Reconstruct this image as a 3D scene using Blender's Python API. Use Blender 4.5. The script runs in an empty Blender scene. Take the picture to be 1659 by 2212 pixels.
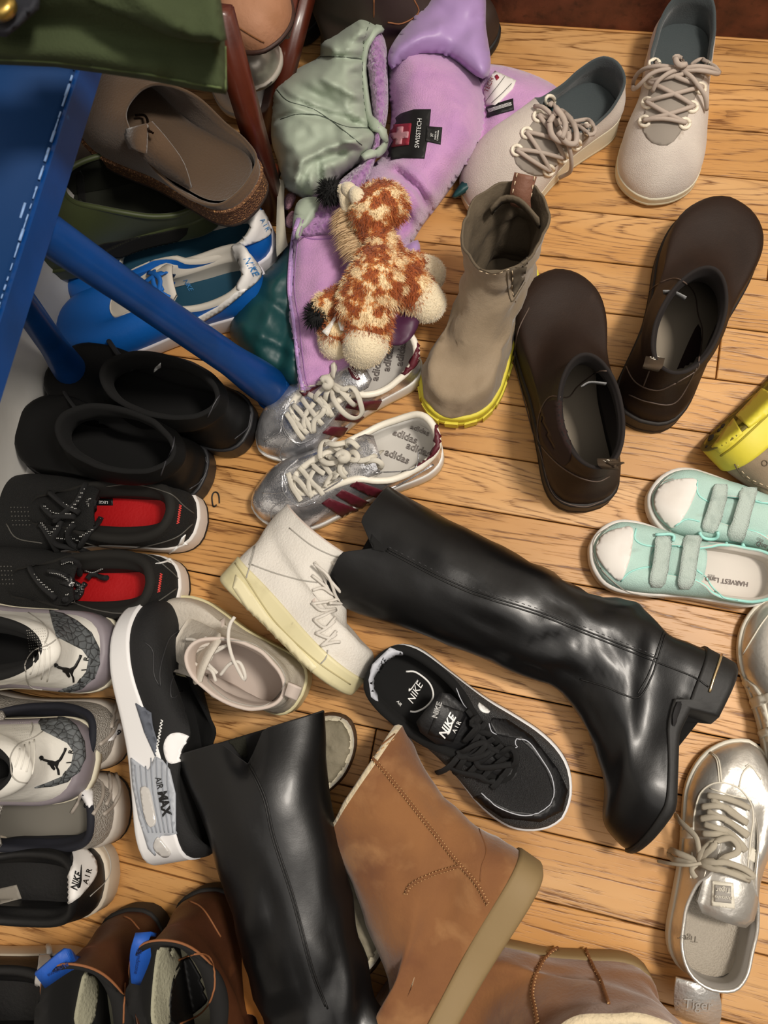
import bpy, bmesh, math, random
import numpy as np
from mathutils import Vector, Matrix, noise
from mathutils.bvhtree import BVHTree
from mathutils.geometry import delaunay_2d_cdt
random.seed(7); rng = np.random.default_rng(7)
SC = bpy.context.scene; COL = SC.collection
# ---------------------------------------------------------------- camera
W, H, F, D = 1659, 2212, 1600.0, 0.88          # image size, focal length in pixels, camera height above the floor
MC = np.array([[0.97371813, 0.16640053, -0.15551162], [0.19407645, -0.96354169, 0.18417857], [-0.11919451, -0.20951915, -0.97051244]])
cd = bpy.data.cameras.new('camera'); cam = bpy.data.objects.new('camera', cd); COL.objects.link(cam); SC.camera = cam
cam.matrix_world = Matrix([[MC[r][0], -MC[r][1], -MC[r][2], (0, 0, D)[r]] for r in range(3)] + [[0, 0, 0, 1]])
cd.sensor_fit = 'HORIZONTAL'; cd.sensor_width = 36; cd.lens = 36 * F / W; cd.clip_start = 0.02
cd.dof.use_dof = True; cd.dof.focus_distance = 0.86; cd.dof.aperture_fstop = 14
# ---------------------------------------------------------------- light
wd = bpy.data.worlds.new('world'); SC.world = wd; wd.use_nodes = True
wd.node_tree.nodes['Background'].inputs[0].default_value = (1.0, 0.86, 0.72, 1)
wd.node_tree.nodes['Background'].inputs[1].default_value = 0.07
def area(name, loc, target, size, power, color, size_y=None):
    l = bpy.data.lights.new(name, 'AREA'); l.energy = power; l.color = color; l.size = size
    if size_y: l.shape = 'RECTANGLE'; l.size_y = size_y
    o = bpy.data.objects.new(name, l); COL.objects.link(o); o.location = loc
    o.rotation_euler = (Vector(target) - Vector(loc)).to_track_quat('-Z', 'Y').to_euler()
area('ceiling_light', (0.72, 0.34, 1.85), (0.15, 0.1, 0), 0.26, 23, (1.0, 0.92, 0.82))
area('room_bounce', (0.7, -0.4, 2.4), (0.2, 0.1, 0), 2.2, 17, (1.0, 0.94, 0.87))
SC.view_settings.view_transform = 'Standard'; SC.view_settings.look = 'None'
SC.view_settings.exposure = 0.40; SC.view_settings.gamma = 1.0; SC.view_settings.use_curve_mapping = False
# ---------------------------------------------------------------- helpers: projection
def ray(px, py):
    d = MC @ np.array([px - W / 2, py - H / 2, F]); return d / np.linalg.norm(d)
def at(px, py, z=0.0):
    d = ray(px, py); return Vector(d * ((z - D) / d[2])) + Vector((0, 0, D))
# ---------------------------------------------------------------- helpers: materials
def srgb(h):
    if not isinstance(h, str): return tuple(h)
    v = [int(h[i:i + 2], 16) / 255 for i in (0, 2, 4)]
    return tuple(c / 12.92 if c <= .04045 else ((c + .055) / 1.055) ** 2.4 for c in v)
def mat(name, col, rough=.6, metal=0.0, bump=None, var=None, sheen=0.0, coat=0.0, spec=.5, alpha=1.0, trans=0.0, wear=None):
    """bump=[(kind, scale, strength)], var=(scale, col2, lo, hi), wear=(scale, col3, lo, hi)"""
    m = bpy.data.materials.new(name); m.use_nodes = True; nt = m.node_tree; b = nt.nodes['Principled BSDF']
    b.inputs['Base Color'].default_value = (*srgb(col), 1); b.inputs['Roughness'].default_value = rough
    b.inputs['Metallic'].default_value = metal; b.inputs['Specular IOR Level'].default_value = spec
    b.inputs['Sheen Weight'].default_value = sheen; b.inputs['Sheen Roughness'].default_value = .5
    b.inputs['Coat Weight'].default_value = coat; b.inputs['Coat Roughness'].default_value = .12
    b.inputs['Alpha'].default_value = alpha; b.inputs['Transmission Weight'].default_value = trans
    tc = nt.nodes.new('ShaderNodeTexCoord'); last = None
    def nz(scale, det=3, dist=0.0):
        n = nt.nodes.new('ShaderNodeTexNoise'); n.inputs['Scale'].default_value = scale; n.inputs['Detail'].default_value = det
        n.inputs['Distortion'].default_value = dist; nt.links.new(tc.outputs['Object'], n.inputs['Vector']); return n.outputs['Fac']
    def mixin(prev, scale, c2, lo, hi):
        r = nt.nodes.new('ShaderNodeMapRange'); r.inputs['From Min'].default_value = lo; r.inputs['From Max'].default_value = hi
        nt.links.new(nz(scale, 4, .3), r.inputs['Value'])
        x = nt.nodes.new('ShaderNodeMix'); x.data_type = 'RGBA'
        nt.links.new(r.outputs[0], x.inputs[0]); x.inputs[6].default_value = (*srgb(col), 1)
        if prev: nt.links.new(prev, x.inputs[6])
        x.inputs[7].default_value = (*srgb(c2), 1); return x.outputs[2]
    if var: last = mixin(None, *var)
    if wear: last = mixin(last, *wear)
    if last: nt.links.new(last, b.inputs['Base Color'])
    nrm = None
    for kind, scale, st in (bump or []):
        if kind == 'noise': src = nz(scale, 4)
        elif kind == 'voro':
            v = nt.nodes.new('ShaderNodeTexVoronoi'); v.inputs['Scale'].default_value = scale; v.feature = 'DISTANCE_TO_EDGE'
            nt.links.new(tc.outputs['Object'], v.inputs['Vector']); src = v.outputs['Distance']
        elif kind == 'cell':
            v = nt.nodes.new('ShaderNodeTexVoronoi'); v.inputs['Scale'].default_value = scale
            nt.links.new(tc.outputs['Object'], v.inputs['Vector']); src = v.outputs['Distance']
        elif kind == 'wave':
            v = nt.nodes.new('ShaderNodeTexWave'); v.inputs['Scale'].default_value = scale; v.inputs['Distortion'].default_value = 1.5
            nt.links.new(tc.outputs['Object'], v.inputs['Vector']); src = v.outputs['Fac']
        bp = nt.nodes.new('ShaderNodeBump'); bp.inputs['Strength'].default_value = st; bp.inputs['Distance'].default_value = .002
        nt.links.new(src, bp.inputs['Height'])
        if nrm: nt.links.new(nrm, bp.inputs['Normal'])
        nrm = bp.outputs[0]
    if nrm: nt.links.new(nrm, b.inputs['Normal'])
    return m
# ---------------------------------------------------------------- helpers: objects
class Thing:
    def __init__(s, name, label, cat, loc, group=None, structure=False):
        o = bpy.data.objects.new(name, None); COL.objects.link(o); o.location = Vector(loc); o.empty_display_size = .02
        if structure: o['kind'] = 'structure'
        else: o['label'] = label; o['category'] = cat
        if group: o['group'] = group
        s.o = o; s.loc = Vector(loc); s.b = []
    def part(s, name, vs, fs, m, smooth=True, hit=True, parent=None, label=None, kind=None, mats=None, fm=None):
        vs = [tuple(v) for v in vs]; us = sorted({i for q in fs for i in q})
        if len(us) < len(vs): ix = {u: k for k, u in enumerate(us)}; vs = [vs[u] for u in us]; fs = [tuple(ix[i] for i in q) for q in fs]
        me = bpy.data.meshes.new(name); me.from_pydata([(v[0] - s.loc.x, v[1] - s.loc.y, v[2] - s.loc.z) for v in vs], [], fs)
        me.materials.append(m)
        for x in (mats or []): me.materials.append(x)
        if fm is not None: me.polygons.foreach_set('material_index', fm)
        if smooth: me.polygons.foreach_set('use_smooth', [True] * len(fs))
        me.update(); o = bpy.data.objects.new(name, me); COL.objects.link(o)
        o.parent = s.o if parent is None else parent
        if label: o['label'] = label
        if kind: o['kind'] = kind
        if hit: s.b.append(BVHTree.FromPolygons(vs, fs))
        return o
    def hit(s, px, py):
        d = Vector(ray(px, py)); best = None; o = Vector((0, 0, D))
        for b in s.b:
            r = b.ray_cast(o, d)
            if r[0] is not None and (best is None or r[3] < best[2]):
                n = r[1] if r[1].dot(d) < 0 else -r[1]; best = (r[0], n, r[3])
        return best
def sub(parent, s, name, vs, fs, m, smooth=True, label=None, kind=None): return s.part(name, vs, fs, m, smooth, False, parent, label, kind)
def grid_faces(nv, nu, close=True, off=0, flip=False):
    f = []
    for j in range(nv - 1):
        for i in range(nu if close else nu - 1):
            a = off + j * nu + i; b = off + j * nu + (i + 1) % nu; q = (a, b, b + nu, a + nu)
            f.append(q[::-1] if flip else q)
    return f
def grid_normals(G, close=True):
    G = np.asarray(G)
    if close: du = np.roll(G, -1, 1) - np.roll(G, 1, 1)
    else: du = np.gradient(G, axis=1)
    dv = np.gradient(G, axis=0); n = np.cross(du, dv); l = np.linalg.norm(n, axis=2, keepdims=True); l[l < 1e-9] = 1
    return n / l
def crv(pts, n, closed=False):
    """Catmull-Rom through the points, n samples by chord length"""
    P = np.array([list(p) for p in pts], float); k = len(P)
    if closed: Q = np.vstack([P[-1], P, P[0], P[1]])
    else: Q = np.vstack([2 * P[0] - P[1], P, 2 * P[-1] - P[-2]])
    out = []; m = k if closed else k - 1
    for i in range(m):
        a, b, c, d = Q[i:i + 4]
        for t in np.linspace(0, 1, 16, endpoint=False):
            out.append(.5 * (2 * b + (c - a) * t + (2 * a - 5 * b + 4 * c - d) * t * t + (3 * b - a - 3 * c + d) * t ** 3))
    out.append(Q[m + 1] if not closed else P[0]); out = np.array(out)
    s = np.concatenate([[0], np.cumsum(np.linalg.norm(np.diff(out, axis=0), axis=1))])
    q = np.linspace(0, s[-1], n, endpoint=not closed)
    return np.stack([np.interp(q, s, out[:, c]) for c in range(P.shape[1])], 1)
def tube(pts, r, seg=7, flat=1.0, ups=None, cap=True):
    P = np.array([list(p) for p in pts], float); n = len(P)
    R = np.full(n, r) if np.isscalar(r) else np.interp(np.linspace(0, 1, n), np.linspace(0, 1, len(r)), r)
    T = np.gradient(P, axis=0); T /= np.maximum(np.linalg.norm(T, axis=1, keepdims=True), 1e-9)
    vs = []; up = np.array([0, 0, 1.]) if abs(T[0][2]) < .9 else np.array([1., 0, 0])
    for i in range(n):
        u = np.array(ups[i], float) if ups is not None else up
        sd = np.cross(T[i], u); l = np.linalg.norm(sd)
        if l < 1e-6: sd = np.cross(T[i], [0.3, 1, .2]); l = np.linalg.norm(sd)
        sd /= l; u = np.cross(sd, T[i]); up = u
        for k in range(seg):
            a = 2 * math.pi * k / seg
            vs.append(P[i] + R[i] * (sd * math.cos(a) + u * math.sin(a) * flat))
    fs = grid_faces(n, seg)
    if cap: fs.append(tuple(range(seg))[::-1]); fs.append(tuple((n - 1) * seg + k for k in range(seg)))
    return vs, fs
class Acc:
    def __init__(s): s.v = []; s.f = []
    def add(s, vf):
        o = len(s.v); s.v += [tuple(x) for x in vf[0]]; s.f += [tuple(i + o for i in q) for q in vf[1]]; return s
def box(c, ex, ey, ez):
    c, ex, ey, ez = (np.array(list(q), float) for q in (c, ex, ey, ez))
    v = [c + a * ex + b * ey + d * ez for d in (-1, 1) for b in (-1, 1) for a in (-1, 1)]
    return v, [(0, 2, 3, 1), (4, 5, 7, 6), (0, 1, 5, 4), (2, 6, 7, 3), (0, 4, 6, 2), (1, 3, 7, 5)]
def prism(poly3, n, th):
    """polygon slab: poly3 3-D points, extruded by th along n"""
    k = len(poly3); n = Vector(n).normalized() * th; v = [Vector(p) for p in poly3]
    return v + [p + n for p in v], [tuple(range(k))[::-1], tuple(range(k, 2 * k))] + [(i, (i + 1) % k, k + (i + 1) % k, k + i) for i in range(k)]
def inside(poly, x, y):
    c = False; n = len(poly)
    for i in range(n):
        x1, y1 = poly[i]; x2, y2 = poly[i - 1]
        if (y1 > y) != (y2 > y) and x < (x2 - x1) * (y - y1) / (y2 - y1) + x1: c = not c
    return c
def smooth_poly(pts, n): return [tuple(p) for p in crv(pts, n, True)]
def surf(s, px, py, z=None):
    h = s.hit(px, py)
    if h: return h[0], h[1]
    return (at(px, py, z), Vector((0, 0, 1))) if z is not None else None
def drape(s, name, poly, m, off=.0004, th=.0012, step=6, parent=None, label=None, z=None, hit=True, bulge=0.0):
    off = min(off, .0008)
    """a panel cut to the outline, laid on the thing's surface where the outline falls and given thickness"""
    poly = [tuple(p) for p in poly]; pts = []
    for i, a in enumerate(poly):
        b = poly[(i + 1) % len(poly)]; k = max(1, int(math.dist(a, b) / step))
        for j in range(k): pts.append((a[0] + (b[0] - a[0]) * j / k, a[1] + (b[1] - a[1]) * j / k))
    nb = len(pts); xs = [p[0] for p in pts]; ys = [p[1] for p in pts]
    y = min(ys) + step / 2; r = 0
    while y < max(ys):
        x = min(xs) + step / 2 * (1 + r % 2)
        while x < max(xs):
            if inside(poly, x, y) and min(math.dist((x, y), q) for q in pts[:nb]) > step * .45: pts.append((x, y))
            x += step
        y += step * .87; r += 1
    rv = delaunay_2d_cdt([Vector(p) for p in pts], [(i, (i + 1) % nb) for i in range(nb)], [list(range(nb))], 1, .01)
    v2, fc = rv[0], [list(f) for f in rv[2]]; top = []; ok = []
    for q in v2:
        h = surf(s, q.x, q.y, z)
        ok.append(h is not None); top.append(h or (Vector(), Vector((0, 0, 1))))
    def edge_d(q): return min(math.dist((q.x, q.y), p) for p in pts[:nb:2])
    T = [h[0] + h[1] * (off + th + (bulge * min(1, edge_d(q) / 12) if bulge else 0)) for h, q in zip(top, v2)]
    n = len(T); B = [h[0] - h[1] * .0006 for h in top]
    def bad(f): return (not all(ok[i] for i in f)) or max((T[f[i]] - T[f[i - 1]]).length for i in range(3)) > .02
    fc = [f if (v2[f[1]] - v2[f[0]]).cross(v2[f[2]] - v2[f[0]]) < 0 else f[::-1] for f in fc if not bad(f)]
    if not fc: return None
    par = list(range(n))
    def fd(i):
        while par[i] != i: par[i] = par[par[i]]; i = par[i]
        return i
    for f in fc:
        for i in f[1:]: par[fd(i)] = fd(f[0])
    cnt = {}
    for f in fc: cnt[fd(f[0])] = cnt.get(fd(f[0]), 0) + 1
    best = max(cnt, key=cnt.get); fc = [f for f in fc if fd(f[0]) == best]
    ed = {}
    for f in fc:
        for i in range(3): ed[(f[i], f[(i + 1) % 3])] = 1
    fs = [tuple(f) for f in fc] + [(b + 0, a, a + n, b + n) for (a, b) in ed if (b, a) not in ed]
    return s.part(name, T + B, fs, m, True, hit, parent, label)
def dline(s, name, pts, m, r=.0008, lift=0.0, parent=None, n=None, flat=1.0, dash=0, z=None, closed=False, label=None, raw=False, lifts=None):
    """a cord, seam or row of stitches following the thing's surface"""
    L = sum(math.dist(pts[i][:2], pts[i + 1][:2]) for i in range(len(pts) - 1)); n = n or max(6, int(L / 7))
    C = crv(pts, n, closed); P = []; N = []; LF = np.interp(np.linspace(0, 1, len(C)), np.linspace(0, 1, len(lifts)), lifts) if lifts else [lift] * len(C)
    for k, c in enumerate(C):
        h = surf(s, c[0], c[1], z)
        if h is None: continue
        P.append(h[0] + h[1] * (LF[k] + r * .4)); N.append(h[1])
    if len(P) < 3: return None
    P = np.array([list(p) for p in P])
    if lift > .001 or lifts:
        for _ in range(3): P[1:-1] = (P[:-2] + P[1:-1] * 2 + P[2:]) / 4
    if closed: P = np.vstack([P, P[:1]]); N = N + [N[0]]
    a = Acc()
    if dash:
        for i in range(0, len(P) - 1, 2): a.add(tube([P[i], P[i + 1]], r, 5, flat, [N[i], N[i]]))
    else: a.add(tube(P, r, 7, flat, N))
    if raw: return a
    return s.part(name, a.v, a.f, m, True, False, parent, label)
def cord(s, name, pts, m, r=.0016, flat=1.0, n=None, parent=None, label=None, kind=None):
    """free cord through pixel+height points"""
    P3 = [tuple(at(*p)) for p in pts]; C = crv(P3, n or len(pts) * 6)
    v, f = tube(C, r, 8, flat, None if flat == 1 else [(0, 0, 1)] * len(C)); return s.part(name, v, f, m, True, False, parent, label, kind)
_tc = {}
def text_mesh(txt, font_shear=0.0, outline=0.0, bold=0.0, space=1.0):
    k = (txt, font_shear, outline, bold, space)
    if k not in _tc:
        c = bpy.data.curves.new('t', 'FONT'); c.body = txt; c.size = 1; c.shear = font_shear; c.align_x = 'CENTER'; c.align_y = 'CENTER'; c.resolution_u = 3
        c.offset = bold; c.space_character = space
        if outline: c.fill_mode = 'NONE'; c.bevel_depth = outline; c.bevel_resolution = 0
        o = bpy.data.objects.new('t', c); COL.objects.link(o); bpy.context.view_layer.update()
        me = bpy.data.meshes.new_from_object(o.evaluated_get(bpy.context.evaluated_depsgraph_get()))
        _tc[k] = ([tuple(v.co) for v in me.vertices], [tuple(p.vertices) for p in me.polygons])
        bpy.data.objects.remove(o); bpy.data.curves.remove(c); bpy.data.meshes.remove(me)
    return _tc[k]
def dtext(s, name, txt, px, py, size, ang, m, parent=None, sx=1.0, off=.0012, flip=False, z=None, **kw):
    """lettering laid on the surface; size in px, ang in degrees of the reading direction (image, y down)"""
    off = min(off, .0012); v, f = text_mesh(txt, **kw); a = math.radians(ang); ca, sa = math.cos(a), math.sin(a); out = []
    for x, y, zz in v:
        X = x * size * sx * (-1 if flip else 1); Y = -y * size
        h = surf(s, px + X * ca - Y * sa, py + X * sa + Y * ca, z)
        if h is None: return None
        out.append(h[0] + h[1] * (off + max(0, zz) * .0))
    return s.part(name, out, f, m, False, False, parent)
# ---------------------------------------------------------------- footwear generator
LAT = [(0, 0), (.012, .18), (.05, .31), (.13, .385), (.28, .40), (.45, .42), (.6, .48), (.72, .515), (.82, .50), (.9, .425), (.96, .28), (.99, .13), (1, 0)]
MED = [(0, 0), (.012, .18), (.05, .31), (.13, .37), (.28, .355), (.42, .35), (.55, .40), (.68, .475), (.78, .485), (.87, .43), (.94, .30), (.985, .14), (1, 0)]
def foot_loop(L, Wd, side, N, toe=1.0, shift=.05):
    a, b = (LAT, MED) if side > 0 else (MED, LAT); pts = []
    def add(t, w):
        k = max(0, (t - .72) / .28); w = w * (1 - (1 - toe) * k)
        pts.append((t * L, w * Wd - side * shift * Wd * k * k * .5))
    for t, w in a: add(t, w)
    for t, w in b[-2:0:-1]: add(t, -w)
    h1 = crv(pts[:len(a)], N // 2 + 1); h2 = crv(pts[len(a) - 1:] + [pts[0]], N // 2 + 1)
    return np.vstack([h1[:-1], h2[:-1]])
class Shoe(Thing):
    def __init__(s, name, label, cat, heel, toe, side=1, Wd=.1, group=None, roll=0.0, pitch=0.0, L=None, N=72):
        """heel, toe: (px, py, z) of the ends of the sole; side +1 when the outer edge lies to the left of the toe direction"""
        A = at(*heel); B = at(*toe); X = (B - A); s.L = L or X.length; X.normalize()
        Y = Vector((0, 0, 1)).cross(X).normalized(); Z = X.cross(Y)
        R = Matrix((X, Y, Z)).transposed() @ Matrix.Rotation(pitch, 3, 'Y') @ Matrix.Rotation(roll, 3, 'X')
        s.M = np.array(R); s.A = np.array(A); s.N = N; s.side = side; s.Wd = Wd; s.toe = 1.0
        super().__init__(name, label, cat, (A.x, A.y, 0), group)
    def w(s, P): return np.asarray(P, float) @ s.M.T + s.A
    def sole(s, m, hh=.03, ht=.02, toe=1.0, spring=.006, flare=1.0, name='sole', bot=.93, inset=.94, lip=0.0, out=None, outh=.005, shift=.05, arch=0.0):
        """midsole with rounded edges; hh, ht heights at heel and toe"""
        N = s.N; s.toe = toe; b = foot_loop(s.L, s.Wd, s.side, N, toe, shift); s.base = b; s.hh, s.ht = hh, ht; s.spring = spring
        c = np.array([s.L * .5, 0]); t = b[:, 0] / s.L
        zb = spring * np.clip((t - .7) / .3, 0, 1) ** 2 + arch * np.clip((t - .27) / .03, 0, 1) * np.clip((.72 - t) / .3, 0, 1)
        hs = hh + (ht - hh) * (1 / (1 + np.exp(-(t - .45) * 9))) + zb * .6; s.hs = hs
        def sc(k, d=0):
            q = c + (b - c) * np.array([1 - (1 - k) * .45, k]); return q
        rows = []
        for k, z in ((bot * .6, zb), (bot, zb), (.985, zb + .0025), (flare, zb + .006), (1.0 + (flare - 1) * .5, hs - .004), (.99 + lip, hs - .001), (inset + lip, hs), (inset - .06, hs - .001)):
            q = sc(k); rows.append(np.column_stack([q, np.full(N, z) if np.isscalar(z) else z]))
        G = np.array(rows); v = s.w(G.reshape(-1, 3)); f = grid_faces(len(rows), N, flip=True) + [tuple(range(N))]
        s.part(name, v, f, m)
        if out:
            rows = []
            for k, z in ((bot * .7, zb), (bot + .05, zb), (1.006 * flare, zb + .0015), (1.008 * flare, zb + outh), (.98, zb + outh + .001)):
                rows.append(np.column_stack([sc(k), z]))
            G = np.array(rows); s.part('outsole', s.w(G.reshape(-1, 3)), grid_faces(len(rows), N, flip=True) + [tuple(range(N))], out)
    def finish(s, G, m, lin, th=.0035, ins=None, insz=None, collar=None, cr=.004, name='upper', wr=0.0, wrs=14, wrf=None, ridge=False, depth=.12, lname='lining', insk=.86, wseed=0):
        """G: rows x N x 3 local surface, row 0 at the sole, last row the opening"""
        nv, N = G.shape[:2]; n = grid_normals(G)
        if wr:
            for j in range(1, nv):
                for i in range(N):
                    p = G[j, i]; k = wr * (wrf(j / (nv - 1), i / N, p) if wrf else 1) * min(1, j / 3)
                    a_ = noise.noise(Vector(p * wrs) + Vector((wseed, 0, 0))); b_ = noise.noise(Vector(p * wrs * 2.3) + Vector((0, wseed, 3)))
                    G[j, i] = p + n[j, i] * k * ((.5 - 1.6 * abs(a_) + .5 * b_) if ridge else (a_ + .5 * b_))
            n = grid_normals(G)
        # orientation: outward means away from the axis of each row
        c = G.mean(axis=1, keepdims=True); sgn = np.sign(((G - c) * n)[:, :, :2].sum()); n = n * sgn
        s.G, s.n = G, n; flip = sgn > 0
        s.part(name, s.w(G.reshape(-1, 3)), grid_faces(nv, N, flip=not flip), m)
        rows = []; top = G[-1]; nn = n[-1].copy()
        for a in np.linspace(0, math.pi, 5): rows.append(top - nn * th * .5 * (1 - math.cos(a)) + np.array([0, 0, 1]) * th * .5 * math.sin(a))
        for j in range(nv - 2, 0, -1):
            g = G[j] - n[j] * th * (1 + .25 * min(3, nv - 1 - j)); rows.append(g)
        I = np.array(rows); s.part(lname, s.w(I.reshape(-1, 3)), grid_faces(len(rows), N, flip=flip), lin)
        z = s.hs * (1.0 if insz is None else min(1, insz / s.hh + .25)) + .0015; c2 = np.array([s.L * .5, 0])
        q = c2 + (s.base - c2) * np.array([insk + .08, insk]); t = q[:, 0] / s.L
        q2 = c2 + (s.base - c2) * np.array([.5, .5])
        R = np.array([np.column_stack([q, z + .006]), np.column_stack([c2 + (s.base - c2) * np.array([insk + .04, insk - .06]), z + .001]), np.column_stack([q2, z])])
        s.part('insole', s.w(R.reshape(-1, 3)), grid_faces(3, N) + [tuple(range(2 * N, 3 * N))], ins or lin)
        if collar:
            loop = np.vstack([top, top[:1]]) - np.vstack([nn, nn[:1]]) * th * .5
            v, f = tube(s.w(loop), cr, 8, 1, None, False); s.part('collar', v, f, collar)
    def ring_keys(s, keys, keys2=None):
        """half-ring keys (u, x/L, y/W, z) u 0..0.5 mirrored to a closed ring of N points"""
        k = [(u, x * s.L, y * s.Wd, z) for u, x, y, z in keys]
        k2 = [(1 - u, x * s.L, -y * s.Wd, z) for u, x, y, z in (keys2 or keys)][::-1]
        if k2[0][0] <= .5: k2 = k2[1:]
        if k2 and k2[-1][0] >= 1: k2 = k2[:-1]
        A = np.array(k + k2); ext = np.vstack([A[-2:] - [1, 0, 0, 0], A, A[:3] + [1, 0, 0, 0]])
        us = np.arange(s.N) / s.N; out = []
        for u in us:
            i = np.searchsorted(ext[:, 0], u, 'right') - 1; i = max(1, min(i, len(ext) - 3)); a, b, c, d = ext[i - 1:i + 3]
            t = (u - b[0]) / max(1e-9, c[0] - b[0]); m1 = (c - a) / (c[0] - a[0]) * (c[0] - b[0]); m2 = (d - b) / (d[0] - b[0]) * (c[0] - b[0])
            out.append((2 * t**3 - 3 * t * t + 1) * b[1:] + (t**3 - 2 * t * t + t) * m1[1:] + (-2 * t**3 + 3 * t * t) * c[1:] + (t**3 - t * t) * m2[1:])
        return np.array(out)
    def low(s, m, lin, keys, nv=16, ka=.75, kt=.028, kh=.55, bulge=.04, inset=.955, keys2=None, heelb=.0, **kw):
        N = s.N; c = np.array([s.L * .5, 0]); b = c + (s.base - c) * np.array([1 - (1 - inset) * .5, inset])
        B = np.column_stack([b, s.hs - .003]); T = s.ring_keys(keys, keys2); s.T = T
        u = np.arange(N) / N; f = np.clip((1 - np.cos(2 * math.pi * u)) / 2, 0, 1) ** 3   # 1 at the toe
        G = np.zeros((nv, N, 3))
        for i in range(N):
            dz = T[i, 2] - B[i, 2]; h = B[i, :2] - T[i, :2]; k1 = (1 - f[i]) * dz * .45 + f[i] * kt
            C1 = B[i] + [0, 0, k1]; out = np.array([b[i, 0] - s.L * .45, b[i, 1]]); out /= max(1e-6, np.linalg.norm(out)); C1[:2] += out * bulge * s.Wd * (1 - f[i] * .5)
            C2 = T[i].copy(); C2[:2] += h * (kh * f[i] + .25 * (1 - f[i])); C2[2] -= (1 - f[i]) * dz * .35 - f[i] * .004
            for j in range(nv):
                t = j / (nv - 1); G[j, i] = (1 - t)**3 * B[i] + 3 * t * (1 - t)**2 * C1 + 3 * t * t * (1 - t) * C2 + t**3 * T[i]
        s.finish(G, m, lin, **kw)
    def boot(s, m, lin, rings, sub=5, inset=.955, notch=None, **kw):
        """rings above the sole: (kind, ...) 'f' = footprint-like (x0, x1, wscale, z_heel, z_toe); 'e' = ellipse (cx, rx, ry, z, slope)"""
        N = s.N; L = s.L; c = np.array([L * .5, 0]); b = c + (s.base - c) * np.array([1 - (1 - inset) * .5, inset])
        R = [np.column_stack([b, s.hs - .003])]; th = 2 * math.pi * np.arange(N) / N
        for r in rings:
            if r[0] == 'f':
                _, x0, x1, ws, zh, zt = r[:6]; t = s.base[:, 0] / L
                R.append(np.column_stack([(x0 + (x1 - x0) * t) * L, s.base[:, 1] * ws, zh + (zt - zh) * t ** (r[6] if len(r) > 6 else 1)]))
            else:
                _, cx, rx, ry, z, sl = r[:6]; x = cx * L - rx * np.cos(th); y = ry * np.sin(th) + (r[6] if len(r) > 6 else 0)
                dip = r[7] if len(r) > 7 else 0
                R.append(np.column_stack([x, y, z + sl * (x - cx * L) - dip * np.sin(th) ** 2]))
        R = np.array(R); Q = np.concatenate([[2 * R[0] - R[1]], R, [2 * R[-1] - R[-2]]]); Q[0][:, :2] = R[0][:, :2]
        G = []
        for i in range(len(R) - 1):
            a, b_, c_, d = Q[i:i + 4]
            for t in np.linspace(0, 1, sub, endpoint=False):
                G.append(.5 * (2 * b_ + (c_ - a) * t + (2 * a - 5 * b_ + 4 * c_ - d) * t * t + (3 * b_ - a - 3 * c_ + d) * t ** 3))
        G.append(R[-1]); G = np.array(G)
        if notch:
            u0, dep, wid = notch; uu = np.arange(N) / N; k = np.clip(1 - np.abs(uu - u0) / wid, 0, 1)
            for j, q in ((-1, 1), (-2, .75), (-3, .45), (-4, .2)): G[j][:, 2] -= dep * q * k
        s.finish(G, m, lin, **kw)
    def S(s, u, v):
        """point and normal of the upper at (u, v), world space"""
        nv, N = s.G.shape[:2]; a = (u % 1) * N; i = int(a); fa = a - i; b = min(max(v, 0), 1) * (nv - 1); j = min(int(b), nv - 2); fb = b - j
        def g(A): return (A[j, i % N] * (1 - fa) + A[j, (i + 1) % N] * fa) * (1 - fb) + (A[j + 1, i % N] * (1 - fa) + A[j + 1, (i + 1) % N] * fa) * fb
        return s.w(g(s.G)), g(s.n) @ s.M.T
    def tongue(s, m, path, w0=.03, w1=.035, th=.004, arch=.35, name='tongue', nx=14, hit=True):
        """path: local (x/L, z) from inside the vamp up to the free end; w half widths"""
        C = crv([(x * s.L, z) for x, z in path], nx); K = 9; top = []; bot = []
        for i, (x, z) in enumerate(C):
            t = i / (nx - 1); w = w0 + (w1 - w0) * t
            if t > .9: w *= 1 - ((t - .9) / .1) ** 2 * .25
            for k in range(K):
                a = -1 + 2 * k / (K - 1); top.append((x, w * a, z - arch * w * a * a)); bot.append((x, w * a, z - arch * w * a * a - th))
        n = len(top); f = grid_faces(nx, K, False) + grid_faces(nx, K, False, n, True)
        for i in range(nx - 1):
            for k in (0, K - 1): f.append((i * K + k, (i + 1) * K + k, n + (i + 1) * K + k, n + i * K + k))
        for k in range(K - 1): f += [((nx - 1) * K + k, (nx - 1) * K + k + 1, n + (nx - 1) * K + k + 1, n + (nx - 1) * K + k), (k, k + 1, n + k + 1, n + k)]
        return s.part(name, s.w(top + bot), f, m, True, hit)
    def laces(s, m, us, v=.93, r=.0018, flat=1.0, lift=.007, eyelet=None, er=.004, name='lace', cross=True, bars=True):
        """us: u positions of eyelets from the toe end upwards (mirrored on the other side)"""
        P = [[s.S(u, v), s.S(1 - u, v)] for u in us]
        if eyelet:
            for pr in P:
                for p, n in pr:
                    n = n / np.linalg.norm(n); t1 = np.cross(n, [1, .2, .1]); t1 /= np.linalg.norm(t1); t2 = np.cross(n, t1)
                    ring = [p + n * .0012 + (t1 * math.cos(a) + t2 * math.sin(a)) * er for a in np.linspace(0, 2 * math.pi, 13)]
                    vv, ff = tube(ring, er * .36, 6, 1, [n] * 13, False); s.part('eyelet', vv, ff, eyelet, True, False)
        A = Acc()
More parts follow.
